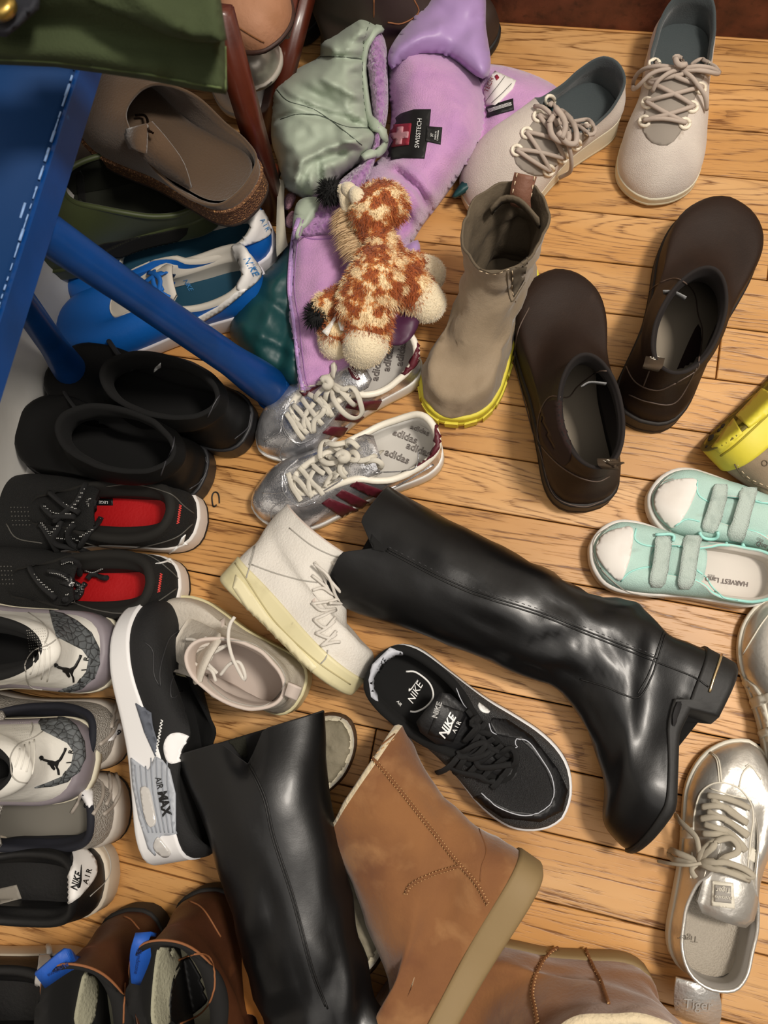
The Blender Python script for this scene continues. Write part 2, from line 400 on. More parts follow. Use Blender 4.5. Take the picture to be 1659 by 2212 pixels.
        def seg(a, b, l):
            (p, n), (q, k) = a, b; mid = (p + q) / 2 + s.M[:, 2] * l; p2 = p + n * r * .6; q2 = q + k * r * .6
            C = crv([p2 - n * .003, p2, p2 * .7 + mid * .3 + s.M[:, 2] * l * .35, mid, q2 * .7 + mid * .3 + s.M[:, 2] * l * .35, q2, q2 - k * .003], 14)
            A.add(tube(C, r, 7, flat, [s.M[:, 2]] * 14))
        if bars: seg(P[0][0], P[0][1], lift * .7)
        for i in range(len(P) - 1):
            if cross: seg(P[i][0], P[i + 1][1], lift); seg(P[i][1], P[i + 1][0], lift + r * 1.6 * max(flat, .5))
            else: seg(P[i + 1][0], P[i + 1][1], lift)
        return s.part(name, A.v, A.f, m, True, False)
LOWK = [(0, .02, 0, .074), (.05, .045, .22, .070), (.11, .13, .33, .062), (.18, .26, .35, .056), (.24, .38, .31, .062), (.285, .44, .26, .072), (.33, .51, .21, .068), (.40, .62, .15, .058), (.46, .685, .12, .052), (.5, .70, 0, .051)]
# ---------------------------------------------------------------- the room
def plank_mat():
    m = bpy.data.materials.new('oak_plank'); m.use_nodes = True; nt = m.node_tree; N = nt.nodes; K = nt.links; b = N['Principled BSDF']
    b.inputs['Roughness'].default_value = .42; b.inputs['Specular IOR Level'].default_value = .45
    tc = N.new('ShaderNodeTexCoord'); oi = N.new('ShaderNodeObjectInfo')
    mp = N.new('ShaderNodeVectorMath'); mp.operation = 'ADD'
    sc = N.new('ShaderNodeVectorMath'); sc.operation = 'SCALE'; sc.inputs['Scale'].default_value = 37.0
    cx = N.new('ShaderNodeCombineXYZ'); K.new(oi.outputs['Random'], cx.inputs[0]); K.new(oi.outputs['Random'], cx.inputs[1]); K.new(oi.outputs['Random'], cx.inputs[2])
    K.new(cx.outputs[0], sc.inputs[0]); K.new(tc.outputs['Object'], mp.inputs[0]); K.new(sc.outputs[0], mp.inputs[1])
    def stretch(v):
        s = N.new('ShaderNodeVectorMath'); s.operation = 'MULTIPLY'; s.inputs[1].default_value = v; K.new(mp.outputs[0], s.inputs[0]); return s.outputs[0]
    def noise_(v, scale, det=3, dist=0):
        n = N.new('ShaderNodeTexNoise'); n.inputs['Scale'].default_value = scale; n.inputs['Detail'].default_value = det; n.inputs['Distortion'].default_value = dist; K.new(v, n.inputs['Vector']); return n.outputs['Fac']
    def mth(op, a, c):
        n = N.new('ShaderNodeMath'); n.operation = op
        for i, q in enumerate((a, c)):
            if isinstance(q, (int, float)): n.inputs[i].default_value = q
            else: K.new(q, n.inputs[i])
        return n.outputs[0]
    def ramp(v, stops):
        r = N.new('ShaderNodeValToRGB'); e = r.color_ramp.elements
        e[0].position, e[0].color = stops[0][0], (*stops[0][1], 1); e[1].position, e[1].color = stops[-1][0], (*stops[-1][1], 1)
        for p, c in stops[1:-1]: q = e.new(p); q.color = (*c, 1)
        K.new(v, r.inputs[0]); return r.outputs[0]
    # cathedral figure: level lines of a long stretched field
    field = noise_(stretch((.55, 6.0, 1.0)), 1.9, 1.5, .15); sep = N.new('ShaderNodeSeparateXYZ'); K.new(mp.outputs[0], sep.inputs[0])
    wob = noise_(stretch((14, 60, 1)), 1.0, 3)
    lv = mth('ADD', mth('MULTIPLY', field, 26.0), mth('MULTIPLY', wob, 1.1))
    fr = mth('FRACT', lv, 0.0); line = ramp(fr, [(0, (0, 0, 0)), (.12, (.35, .35, .35)), (.35, (1, 1, 1)), (.8, (1, 1, 1)), (1, (.3, .3, .3))]); lsoft = ramp(fr, [(0, (.55, .55, .55)), (.3, (1, 1, 1)), (.85, (1, 1, 1)), (1, (.75, .75, .75))])
    pore = mth('ADD', noise_(stretch((28, 520, 28)), 1.0, 3), mth('MULTIPLY', line, .20)); pr = ramp(pore, [(.42, (.1, .1, .1)), (.54, (.75, .75, .75)), (.62, (1, 1, 1)), (1, (1, 1, 1))])
    tone = noise_(stretch((2.2, 9, 1)), 1.5, 3)
    base = ramp(tone, [(.25, srgb('BC8648')), (.5, srgb('CC985B')), (.75, srgb('DBAE78'))])
    mx = N.new('ShaderNodeMix'); mx.data_type = 'RGBA'; mx.inputs[6].default_value = (*srgb('93683B'), 1); K.new(lsoft, mx.inputs[0]); K.new(base, mx.inputs[7])
    m2 = N.new('ShaderNodeMix'); m2.data_type = 'RGBA'; m2.inputs[6].default_value = (*srgb('74481F'), 1); K.new(pr, m2.inputs[0]); K.new(mx.outputs[2], m2.inputs[7])
    hs = N.new('ShaderNodeHueSaturation'); hs.inputs['Saturation'].default_value = 1.0
    K.new(mth('ADD', mth('MULTIPLY', oi.outputs['Random'], .2), .9), hs.inputs['Value']); K.new(m2.outputs[2], hs.inputs['Color'])
    st = noise_(stretch((5, 5, 5)), 1.0, 5); stn = ramp(st, [(.60, (1, 1, 1)), (.72, (.72, .66, .6))])
    m3 = N.new('ShaderNodeMix'); m3.data_type = 'RGBA'; m3.blend_type = 'MULTIPLY'; m3.inputs[0].default_value = 1; K.new(hs.outputs[0], m3.inputs[6]); K.new(stn, m3.inputs[7])
    K.new(m3.outputs[2], b.inputs['Base Color'])
    bp = N.new('ShaderNodeBump'); bp.inputs['Strength'].default_value = .25; bp.inputs['Distance'].default_value = .0015; K.new(pr, bp.inputs['Height']); K.new(bp.outputs[0], b.inputs['Normal'])
    return m
OAK = plank_mat(); GAP = mat('joint_dark', '2A170C', .9)
fl = Thing('floor', '', '', (0, 0, 0), structure=True)
v, f = box((.2, .1, -.012), (1.3, 0, 0), (0, .9, 0), (0, 0, .002)); fl.part('subfloor', v, f, GAP, False, False)
P = .0688; y0 = .878
known = {4: [.27], 6: [.224], 3: [-.1], 2: [.1], 8: [-.25], 12: [-.42], 10: [.45], 14: [-.1], 16: [.3], 17: [.19]}
for k in range(-1, 23):
    yt = y0 - k * P; yb = yt - P; xs = [-1.0] + sorted(known.get(k, [])) + [1.5]
    if k not in known: xs = [-1.0, random.uniform(-.75, -.55), random.uniform(.42, .9), 1.5]
    for a, c in zip(xs, xs[1:]):
        if c - a < .05: continue
        g = .0008; x0, x1, ya, yb_ = a + g, c - g, yb + g, yt - g; e = .0009
        h = random.uniform(-.0004, 0)
        vs = [(x0, ya, -.01), (x1, ya, -.01), (x1, yb_, -.01), (x0, yb_, -.01), (x0, ya, -e + h), (x1, ya, -e + h), (x1, yb_, -e + h), (x0, yb_, -e + h),
              (x0 + e, ya + e, h), (x1 - e, ya + e, h), (x1 - e, yb_ - e, h), (x0 + e, yb_ - e, h)]
        fs = [(0, 1, 5, 4), (1, 2, 6, 5), (2, 3, 7, 6), (3, 0, 4, 7), (4, 5, 9, 8), (5, 6, 10, 9), (6, 7, 11, 10), (7, 4, 8, 11), (8, 9, 10, 11)]
        fl.part('plank', vs, fs, OAK, False, True)
# left wall with its painted baseboard lip, back baseboard
WHITE = mat('wall_paint', 'D9D7D2', .55, bump=[('noise', 60, .15)], var=(9, 'C9C6C0', .4, .75))
wl = Thing('wall_left', '', '', (-.6, 0, 0), structure=True)
v, f = box((-.66, .2, .7), (.05, 0, 0), (0, 1.2, 0), (0, 0, .7)); wl.part('plaster', v, f, WHITE, False)
bl = Thing('baseboard_left', '', '', (-.6, 0, 0), structure=True)
prof = [(-.64, 0), (-.598, 0), (-.5975, .012), (-.606, .020), (-.6095, .35), (-.64, .354)]
ys = (-1.0, 1.4); v = [(x, y, z) for y in ys for x, z in prof]; n = len(prof)
bl.part('board', v, [(i, (i + 1) % n, n + (i + 1) % n, n + i) for i in range(n)] + [tuple(range(n))[::-1], tuple(range(n, 2 * n))], WHITE, False)
MAHOG = mat('mahogany_baseboard', '4A2418', .5, bump=[('noise', 120, .3)], var=(30, '6A3826', .35, .7), wear=(90, '2E140E', .55, .8))
bb = Thing('baseboard_back', '', '', (0, .885, 0), structure=True)
prof = [(.881, 0), (.881, .075), (.889, .085), (.889, .125), (.905, .13), (.93, .13), (.93, 0)]; n = len(prof)
v = [(x, y, z) for x in (-1.2, 1.3) for y, z in prof]
bb.part('board', v, [(i, (i + 1) % n, n + (i + 1) % n, n + i) for i in range(n)] + [tuple(range(n))[::-1], tuple(range(n, 2 * n))], MAHOG, False)
wb = Thing('wall_back', '', '', (0, .9, 0), structure=True)
v, f = box((0, .95, .7), (1.3, 0, 0), (0, .04, 0), (0, 0, .7)); wb.part('plaster', v, f, WHITE, False)
def X(ox, oy, k): return lambda *p: [(ox + a * k, oy + b * k, *r) for a, b, *r in p]
c1, c2, c3, c4, c5, c6, c7, c8 = X(0, 0, .3737), X(480, 0, .4581), X(1000, 0, .3972), X(0, 400, .3978), X(480, 360, .3134), X(880, 360, .4696), X(0, 700, .3737), X(520, 680, .2893)
d1, d2, d3, d4, d5, d6, d7, d8 = X(1240, 800, .2532), X(0, 1240, .2773), X(0, 1560, .3134), X(240, 1100, .3376), X(720, 1040, .5546), X(660, 1360, .3617), X(340, 1500, .5184), X(960, 1300, .4213)
e1, e2, e3, e4, e5, e6, e7, e8 = X(1040, 30, .3731), X(1150, 400, .3165), X(780, 780, .3737), X(380, 860, .2532), X(680, 1320, .4822), X(1040, 1680, .2773), X(180, 1500, .2532), X(0, 560, .3165)
g1, g2, g3, g4, g5, g6 = X(600, 400, .2411), X(440, 0, .2773), X(560, 1480, .3311), X(1380, 1280, .2804), X(1400, 800, .2441), X(0, 1040, .2773)
def rings(s, name, pts, rp, m, r):
    for x, y in pts: dline(s, name, [(x + rp * math.cos(a), y + rp * math.sin(a)) for a in np.linspace(0, 2 * math.pi, 10, endpoint=False)], m, r, 0, None, 12, closed=True)
def cords(s, name, lines, m, r, lift=.004, flat=1.0, ends=0):
    A = Acc()
    for L in lines:
        lf = L[0] if isinstance(L[0], (int, float)) else lift; pts = L[1:] if isinstance(L[0], (int, float)) else L
        a = dline(s, name, pts, m, r, 0, None, max(8, int(sum(math.dist(p[:2], q[:2]) for p, q in zip(pts, pts[1:])) / 5)), flat, lifts=[r, lf, lf, lf, r] if not ends else [lf, lf, lf], raw=True)
        if a: A.add((a.v, a.f))
    return s.part(name, A.v, A.f, m, True, False) if A.v else None
# ---------------------------------------------------------------- cream knit sneakers
CREAMK = mat('cream_knit', 'D6CBC0', .85, bump=[('noise', 900, .5)], var=(22, 'CABEB4', .35, .65), wear=(60, 'AA9B8C', .68, .82), sheen=.2)
CREAMP = mat('cream_knit_patch', 'B5AA9E', .9, bump=[('wave', 700, .6)])
CREAMS = mat('cream_foam', 'E3DCC4', .6, bump=[('noise', 200, .1)])
LINGREY = mat('grey_lining', '3C4446', .9, bump=[('noise', 500, .3)], sheen=.3)
LACEB = mat('beige_cord', 'BFAFA2', .85, bump=[('wave', 900, .4)])
EYE = mat('ivory_eyelet', 'F0E6D2', .5)
def cream(label, heel, toe, side, Wd):
    s = Shoe('sneaker', label, 'shoe', heel, toe, side, Wd, 'pair of cream knit sneakers')
    s.sole(CREAMS, .036, .018, out=mat('cream_outsole', 'CFC4A6', .7), lip=.02, toe=1.05)
    K = [(0, .015, 0, .088), (.05, .04, .22, .082), (.12, .14, .34, .068), (.19, .27, .36, .060), (.25, .38, .34, .066), (.31, .45, .30, .080), (.36, .47, .22, .088), (.43, .485, .12, .092), (.5, .49, 0, .093)]
    s.low(CREAMK, LINGREY, K, kt=.032, kh=.5, wr=.0012, wrs=22, inset=.99, bulge=.06)
    return s
cr1 = cream('cream knit sneaker standing alone at the top right, laced in a neat bow', (1462, 100, 0), (1400, 452, 0), 1, .102)
drape(cr1, 'lace_patch', smooth_poly(e1((1010, 330), (950, 560), (930, 650), (980, 740), (1080, 760), (1150, 690), (1190, 600), (1260, 420), (1290, 330), (1150, 270)), 30), CREAMP, .0002, .0008)
rings(cr1, 'eyelet', e1((1003, 292), (978, 400), (963, 517), (946, 623), (1318, 320), (1265, 432), (1220, 540), (1176, 635)), 10.5, EYE, .0022)
cords(cr1, 'lace', [e1((946, 623), (1060, 615), (1176, 635)), e1((963, 517), (1060, 580), (1176, 635)), e1((946, 623), (1080, 590), (1220, 540)), e1((978, 400), (1080, 460), (1220, 540)), e1((963, 517), (1100, 480), (1265, 432)), e1((1003, 292), (1120, 380), (1265, 432)), e1((978, 400), (1100, 380), (1318, 320)),
    [.012] + e1((1140, 330), (1030, 370), (935, 470), (930, 420), (990, 340), (1120, 325)), [.013] + e1((1140, 330), (1260, 305), (1375, 335), (1340, 380), (1230, 360), (1150, 345)), [.011] + e1((1150, 340), (1240, 345), (1375, 350)),
    [.010] + e1((1150, 340), (1220, 440), (1285, 560)), [.010] + e1((1140, 340), (1060, 400), (1000, 460))], LACEB, .0026)
cords(cr1, 'lace_knot', [[.014] + e1((1115, 310), (1140, 290), (1165, 320), (1150, 360), (1120, 350), (1118, 312))], LACEB, .0034, ends=1)
cr2 = cream('cream knit sneaker with knotted laces beside the lilac jacket', (1312, 245, 0), (1010, 462, 0), -1, .104)
drape(cr2, 'lace_patch', smooth_poly(e1((380, 520), (260, 680), (190, 800), (220, 890), (340, 940), (430, 880), (520, 790), (640, 680), (560, 560), (450, 470)), 30), CREAMP, .0002, .0008)
rings(cr2, 'eyelet', e1((395, 500), (330, 595), (262, 690), (205, 790), (615, 665), (545, 755), (468, 830), (388, 905)), 10.5, EYE, .0022)
cords(cr2, 'lace', [e1((205, 790), (290, 850), (388, 905)), e1((205, 790), (330, 800), (468, 830)), e1((262, 690), (330, 800), (388, 905)), e1((262, 690), (400, 720), (545, 755)), e1((330, 595), (400, 700), (468, 830)), e1((330, 595), (470, 640), (615, 665)), e1((395, 500), (480, 650), (545, 755)),
    [.012] + e1((430, 640), (520, 660), (630, 650), (600, 690), (480, 660)), [.014] + e1((440, 660), (460, 760), (470, 860), (440, 940)), [.012] + e1((310, 550), (370, 600), (430, 650)), [.013] + e1((440, 640), (420, 560), (380, 510))], LACEB, .0026)
cords(cr2, 'lace_knot', [[.014] + e1((370, 660), (420, 600), (480, 650), (450, 730), (380, 720), (375, 660)), [.018] + e1((400, 620), (470, 620), (500, 700), (440, 740), (400, 690)), [.020] + e1((400, 600), (440, 650), (410, 720))], LACEB, .0036, ends=1)
# ---------------------------------------------------------------- silver sneakers with burgundy stripes
SILV = mat('crackled_silver', 'E0E0E2', .2, .78, bump=[('voro', 330, .18), ('noise', 55, .55)], var=(40, 'A9A9AC', .4, .6))
BURG = mat('burgundy_leather', '5A1C28', .45, bump=[('noise', 600, .2)])
IVORY = mat('ivory_leather', 'EFE9DA', .45, bump=[('noise', 300, .1)])
INSG = mat('pale_grey_insole', 'C3BFB8', .6); PRNT = mat('insole_print', '6A5F5C', .7); LACEW = mat('flat_cream_lace', 'DFD9CA', .8, bump=[('wave', 1200, .4)])
GUM = mat('gum_rubber', 'B49A6E', .6); WHT = mat('white_leather', 'E9E7E2', .5)
def silver(label, heel, toe, side):
    s = Shoe('sneaker', label, 'shoe', heel, toe, side, .095, 'pair of silver sneakers with burgundy stripes')
    s.sole(WHT, .026, .012, toe=.86, out=GUM, outh=.004, inset=.96)
    K = [(0, .015, 0, .072), (.05, .045, .24, .068), (.11, .13, .35, .058), (.18, .26, .37, .052), (.24, .36, .33, .056), (.285, .42, .27, .064), (.33, .50, .23, .064), (.40, .63, .19, .055), (.46, .715, .13, .046), (.5, .735, 0, .044)]
    s.low(SILV, WHT, K, ka=.7, kt=.026, kh=.5, ins=INSG, collar=IVORY, cr=.0042, wr=.0015, wrs=28, insz=.03)
    s.tongue(SILV, [(.76, .044), (.6, .056), (.48, .066), (.40, .072), (.30, .074)], .022, .026, arch=.35)
    return s
su = silver('silver sneaker with burgundy stripes touching the plush giraffe and blue bench leg', (905, 775, 0), (562, 975, 0), -1)
sl = silver('silver sneaker with burgundy stripes in front, nearest the white high-top', (955, 965, 0), (550, 1105, 0), 1)
for pts in ([(815, 1275), (865, 1242), (1095, 1325), (1050, 1372), (960, 1345)], [(710, 1345), (760, 1305), (960, 1400), (1040, 1395), (960, 1450), (850, 1430)], [(605, 1405), (660, 1368), (900, 1465), (830, 1515), (760, 1512)]):
    drape(sl, 'stripe', c8(*pts), BURG, .0003, .0012, 7)
for pts in ([(830, 632), (890, 650), (1055, 640), (1010, 705), (890, 710), (780, 690)], [(745, 732), (920, 760), (870, 800), (700, 780)], [(665, 835), (850, 845), (790, 890), (730, 912), (610, 880)]):
    drape(su, 'stripe', c8(*pts), BURG, .0003, .0012, 7)
drape(sl, 'heel_counter', smooth_poly(c8((1452, 790), (1500, 860), (1510, 930), (1450, 1040), (1310, 1138), (1275, 1118), (1385, 1030), (1448, 930)), 24), BURG, .0003, .0014)
drape(su, 'heel_counter', smooth_poly(c8((1318, 150), (1350, 220), (1355, 280), (1310, 370), (1230, 445), (1198, 430), (1270, 340), (1312, 250)), 24), BURG, .0003, .0014)
drape(su, 'medial_stripe', c8((440, 575), (620, 465), (640, 500), (470, 610)), BURG, .0003, .0012)
for s, L in ((sl, [[(165, 1330), (300, 1330), (340, 1310), (300, 1190)], [(310, 1190), (320, 1330), (430, 1430), (560, 1400)], [(230, 1560), (230, 1450), (340, 1390), (430, 1430)], [(1330, 1010), (1290, 1150), (1000, 1180)], [(430, 1080), (330, 1170), (345, 1260), (420, 1390), (520, 1370), (800, 1210)], [(1440, 1120), (1200, 1260), (1070, 1310)]]), (su, [[(180, 945), (290, 880), (300, 800)], [(310, 820), (340, 900), (440, 980)], [(330, 1110), (290, 1040), (350, 930)], [(400, 640), (310, 760), (330, 860), (440, 960), (620, 850), (820, 600)]])):
    for l in L: dline(s, 'seam', c8(*l), SILV, .0009, 0, None, 26)
for txt, x, y, z, a in (('adidas', 1170, 1060, 62, 22), ('adidas', 1330, 1010, 62, 22), ('adidas', 1230, 910, 62, 22), ('adidas', 1340, 860, 50, 22)):
    dtext(sl, 'insole_print', txt, *c8((x, y))[0], z * .2893 * 1.25, a, PRNT, outline=.02)
for txt, x, y, z, a in (('adidas', 1105, 330, 62, -80), ('adidas', 1020, 400, 62, -80), ('adidas', 1200, 290, 62, -80)):
    dtext(su, 'insole_print', txt, *c8((x, y))[0], z * .2893 * 1.25, a, PRNT, outline=.02)
drape(su, 'tongue_label', c8((800, 400), (835, 385), (895, 480), (870, 490), (830, 470)), BURG, .0003, .0008); dtext(su, 'tongue_print', 'adidas', *c8((850, 430))[0], 12, 55, WHT)
LS = [[(360, 1180), (400, 1280), (460, 1390)], [(450, 1140), (520, 1220), (620, 1330)], [(400, 1210), (470, 1260), (540, 1360)], [(530, 1110), (600, 1170), (640, 1190)], [(540, 1360), (520, 1260), (560, 1170)], [(590, 1080), (660, 1150), (730, 1240)], [(640, 1290), (700, 1200), (740, 1180)], [(640, 1050), (720, 1100), (800, 1190)], [(640, 1260), (720, 1180), (790, 1150)],
      [.010, (800, 1075), (700, 1130), (620, 1090), (620, 1010), (700, 990), (770, 1030)], [.012, (800, 1075), (900, 1100), (880, 1040), (820, 1050)], [.010, (800, 1080), (760, 1150), (790, 1215)], [.010, (800, 1080), (930, 1090), (1060, 1025)], [.011, (700, 1200), (750, 1180), (750, 1240), (700, 1250)], [.010, (780, 980), (860, 980), (890, 1010)], [.012, (640, 1000), (740, 980), (790, 960)], [.012, (930, 1100), (1020, 1080), (1060, 1110), (1030, 1140)]]
cords(sl, 'lace', [([l[0]] if isinstance(l[0], float) else []) + c8(*(l[1:] if isinstance(l[0], float) else l)) for l in LS], LACEW, .0034, .005, .35)
cords(sl, 'lace_knot', [[.014] + c8((775, 1090), (800, 1050), (850, 1070), (830, 1100), (790, 1095))], LACEW, .005, ends=1)
LS = [[(345, 740), (400, 820), (470, 920)], [(405, 680), (480, 750), (540, 870)], [(390, 750), (440, 820), (500, 880)], [(470, 630), (540, 720), (610, 810)], [(520, 600), (600, 640), (660, 740)], [(480, 850), (500, 740), (560, 660)], [(540, 870), (560, 780), (640, 700)], [(600, 620), (650, 680), (680, 750)],
      [.012, (690, 520), (600, 470), (510, 560), (470, 560), (480, 520), (620, 490)], [.014, (690, 520), (800, 560), (880, 620), (860, 690), (780, 710), (720, 660), (690, 560)], [.010, (690, 520), (620, 580), (560, 640)], [.010, (700, 520), (780, 600), (850, 660)], [.012, (690, 500), (650, 430), (680, 380), (740, 400), (700, 480)], [.010, (690, 530), (660, 600), (640, 640)]]
cords(su, 'lace', [([l[0]] if isinstance(l[0], float) else []) + c8(*(l[1:] if isinstance(l[0], float) else l)) for l in LS], LACEW, .0034, .005, .35)
cords(su, 'lace_knot', [[.016] + c8((665, 520), (690, 490), (725, 510), (710, 550), (670, 540))], LACEW, .005, ends=1)
# ---------------------------------------------------------------- black running sneaker, centre
BLKF = mat('black_mesh', '131315', .75, bump=[('cell', 700, .9)], sheen=.1); BLKS = mat('black_synthetic', '0F0F11', .5, bump=[('noise', 300, .2)])
BLKL = mat('black_lining', '060606', .95); WMID = mat('white_midsole', 'EDECEC', .45, bump=[('noise', 40, .1)]); WPR = mat('white_print', 'F2F2F0', .6)
LGREY = mat('light_grey_trim', 'B9BCC4', .5); BLACE = mat('black_lace', '141415', .8, bump=[('wave', 900, .5)])
na = Shoe('running_shoe', 'black running shoe with white midsole standing in the middle of the floor', 'shoe', (822, 1425, 0), (1215, 1757, 0), 1, .104)
na.sole(WMID, .038, .018, out=mat('black_rubber', '141414', .7), toe=1.0, outh=.003, flare=1.02)
K = [(0, .02, 0, .082), (.05, .05, .25, .078), (.11, .14, .35, .066), (.18, .28, .36, .058), (.24, .38, .32, .064), (.285, .44, .26, .074), (.33, .52, .19, .070), (.40, .63, .15, .060), (.46, .70, .11, .052), (.5, .72, 0, .050)]
na.low(BLKF, BLKL, K, kt=.03, kh=.52, collar=BLKL, cr=.005, wr=.0006, th=.005)
na.tongue(BLKS, [(.75, .05), (.6, .062), (.48, .076), (.40, .088), (.30, .094)], .018, .026)
drape(na, 'toe_overlay', d6((1180, 640), (1280, 655), (1350, 720), (1430, 830), (1480, 960), (1470, 1040), (1390, 1100), (1230, 1080), (1100, 1020), (1050, 985), (1000, 1000), (1180, 1120), (1400, 1145), (1530, 1080), (1560, 960), (1500, 830), (1350, 640), (1200, 540), (1110, 530), (1100, 560), (1130, 620)), BLKS, .0002, .0012, 8)
drape(na, 'heel_counter', d6((505, 110), (400, 210), (375, 300), (390, 400), (430, 430), (415, 330), (440, 240), (500, 175), (585, 160), (580, 135)), LGREY, .0002, .0012, 6)
dtext(na, 'heel_print', 'NIKE', *d6((452, 215))[0], 14, -58, BLKS, font_shear=.3, bold=.02)
def swoosh(s, name, A, ang, ln, m, th=.0012, k=1.0, flip=False, off=.0004):
    """tick mark: A px of the middle, ang reading angle, ln length px"""
    U = [(-.5, -.02), (-.46, .10), (-.36, .17), (-.22, .16), (0, .08), (.5, -.16), (.05, -.005), (-.2, .05), (-.33, .04), (-.38, -.06), (-.30, -.22)]
    U = [(-.30, -.20), (-.42, -.06), (-.47, .06), (-.42, .15), (-.30, .17), (-.1, .12), (.5, -.2), (-.08, -.02), (-.24, .02), (-.31, -.03), (-.31, -.12)]
    a = math.radians(ang); return drape(s, name, [(A[0] + ln * (x * math.cos(a) - y * k * (-1 if flip else 1) * math.sin(a)), A[1] + ln * (x * math.sin(a) + y * k * (-1 if flip else 1) * math.cos(a))) for x, y in U], m, off, th, max(2.5, ln / 14))
drape(na, 'tongue_label', d6((800, 440), (960, 500), (880, 665), (735, 620)), BLKS, .0004, .0014, 8)
dtext(na, 'tongue_print', 'NIKE', *d6((845, 578))[0], 24, -62, WPR, font_shear=.3, bold=.02); swoosh(na, 'tick_print', d6((868, 575))[0], -62, 42, WPR, .0006, .55, off=.0022)
dtext(na, 'tongue_print', 'A I R', *d6((900, 580))[0], 13, -62, WPR)
dline(na, 'insole_ring', d6((600, 250), (660, 255), (740, 320), (762, 400), (720, 460), (660, 490), (625, 488)), WPR, .0011, 0, n=30)
dtext(na, 'insole_print', 'NIKE', *d6((655, 380))[0], 22, -62, WPR, font_shear=.3); swoosh(na, 'insole_tick', d6((645, 335))[0], -45, 34, WPR, .0004, .5)
dtext(na, 'insole_print', 'AIR', *d6((560, 440))[0], 9, 50, WPR); dtext(na, 'insole_print', 'NIKE', *d6((785, 480))[0], 16, -72, WPR, outline=.02)
drape(na, 'white_tick', smooth_poly(d6((1030, 440), (1085, 480), (1100, 498), (1070, 498), (1040, 478)), 14), WPR, .0003, .0014, 4)
drape(na, 'white_tick', smooth_poly(d6((780, 808), (830, 820), (862, 850), (855, 868), (820, 850)), 14), WPR, .0003, .0014, 4)
for l in ([(1095, 560), (1110, 610), (1140, 625)], [(1260, 650), (1250, 680), (1265, 700), (1230, 715)], [(1050, 975), (1150, 1060), (1300, 1110), (1420, 1080), (1480, 1000), (1470, 880), (1400, 760), (1330, 670), (1260, 650)], [(900, 350), (930, 420), (960, 470)]): dline(na, 'piping', d6(*l), LGREY, .0006)
LS = [[(950, 480), (1000, 560), (1100, 620)], [(870, 780), (960, 700), (1060, 560)], [(900, 840), (960, 740), (1120, 640)], [(960, 860), (1050, 760), (1170, 680)], [(1040, 890), (1120, 800), (1240, 720)], [(1110, 940), (1180, 850), (1260, 740)], [(860, 800), (1000, 850), (1120, 900)], [(1000, 560), (1080, 700), (1250, 740)],
      [.012, (900, 740), (960, 670), (1050, 660), (1000, 720), (920, 750)], [.014, (900, 750), (1000, 770), (1180, 790), (1250, 740), (1200, 690), (1130, 760)], [.012, (900, 760), (820, 800), (760, 770)], [.012, (920, 740), (1000, 730), (1100, 710)], [.014, (960, 650), (1000, 560), (1020, 500), (980, 560), (940, 660)]]
cords(na, 'lace', [([l[0]] if isinstance(l[0], float) else []) + d6(*(l[1:] if isinstance(l[0], float) else l)) for l in LS], BLACE, .0032, .006, .45)
# ---------------------------------------------------------------- mint kids sneakers
MINT = mat('mint_canvas', 'B2D0C6', .85, bump=[('noise', 900, .4)], var=(30, 'A9C6BD', .4, .7), wear=(55, '98A8A1', .62, .85)); RUBW = mat('scuffed_white_rubber', 'E2DDD6', .5, var=(25, 'CFC6BC', .45, .75), wear=(70, 'A79A8E', .7, .85))
MPIPE = mat('mint_piping', 'A5E0D6', .6); STRAPM = mat('faded_mint_strap', 'B6C4BC', .95, bump=[('noise', 700, .7)], sheen=.4, wear=(60, '98A8A0', .5, .8)); INSW = mat('beige_insole', 'CFC8BF', .7, wear=(30, 'B5ADA4', .55, .8))
def mint(label, heel, toe, side):
    s = Shoe('sneaker', label, 'shoe', heel, toe, side, .083, 'pair of mint hook strap sneakers')
    s.sole(RUBW, .024, .024, toe=1.12, spring=.003, inset=.93, lip=.0, bot=.97)
    K = [(0, .015, 0, .058), (.05, .045, .24, .055), (.11, .13, .36, .045), (.18, .26, .37, .038), (.24, .34, .34, .044), (.285, .39, .28, .050), (.33, .46, .22, .050), (.40, .58, .2, .045), (.46, .66, .15, .040), (.5, .68, 0, .038)]
    s.low(MINT, INSW, K, kt=.02, kh=.5, collar=MPIPE, cr=.0018, wr=.0012, wrs=30, ins=INSW, inset=.92)
    s.tongue(MINT, [(.72, .035), (.6, .043), (.5, .05), (.40, .053)], .018, .022)
    return s
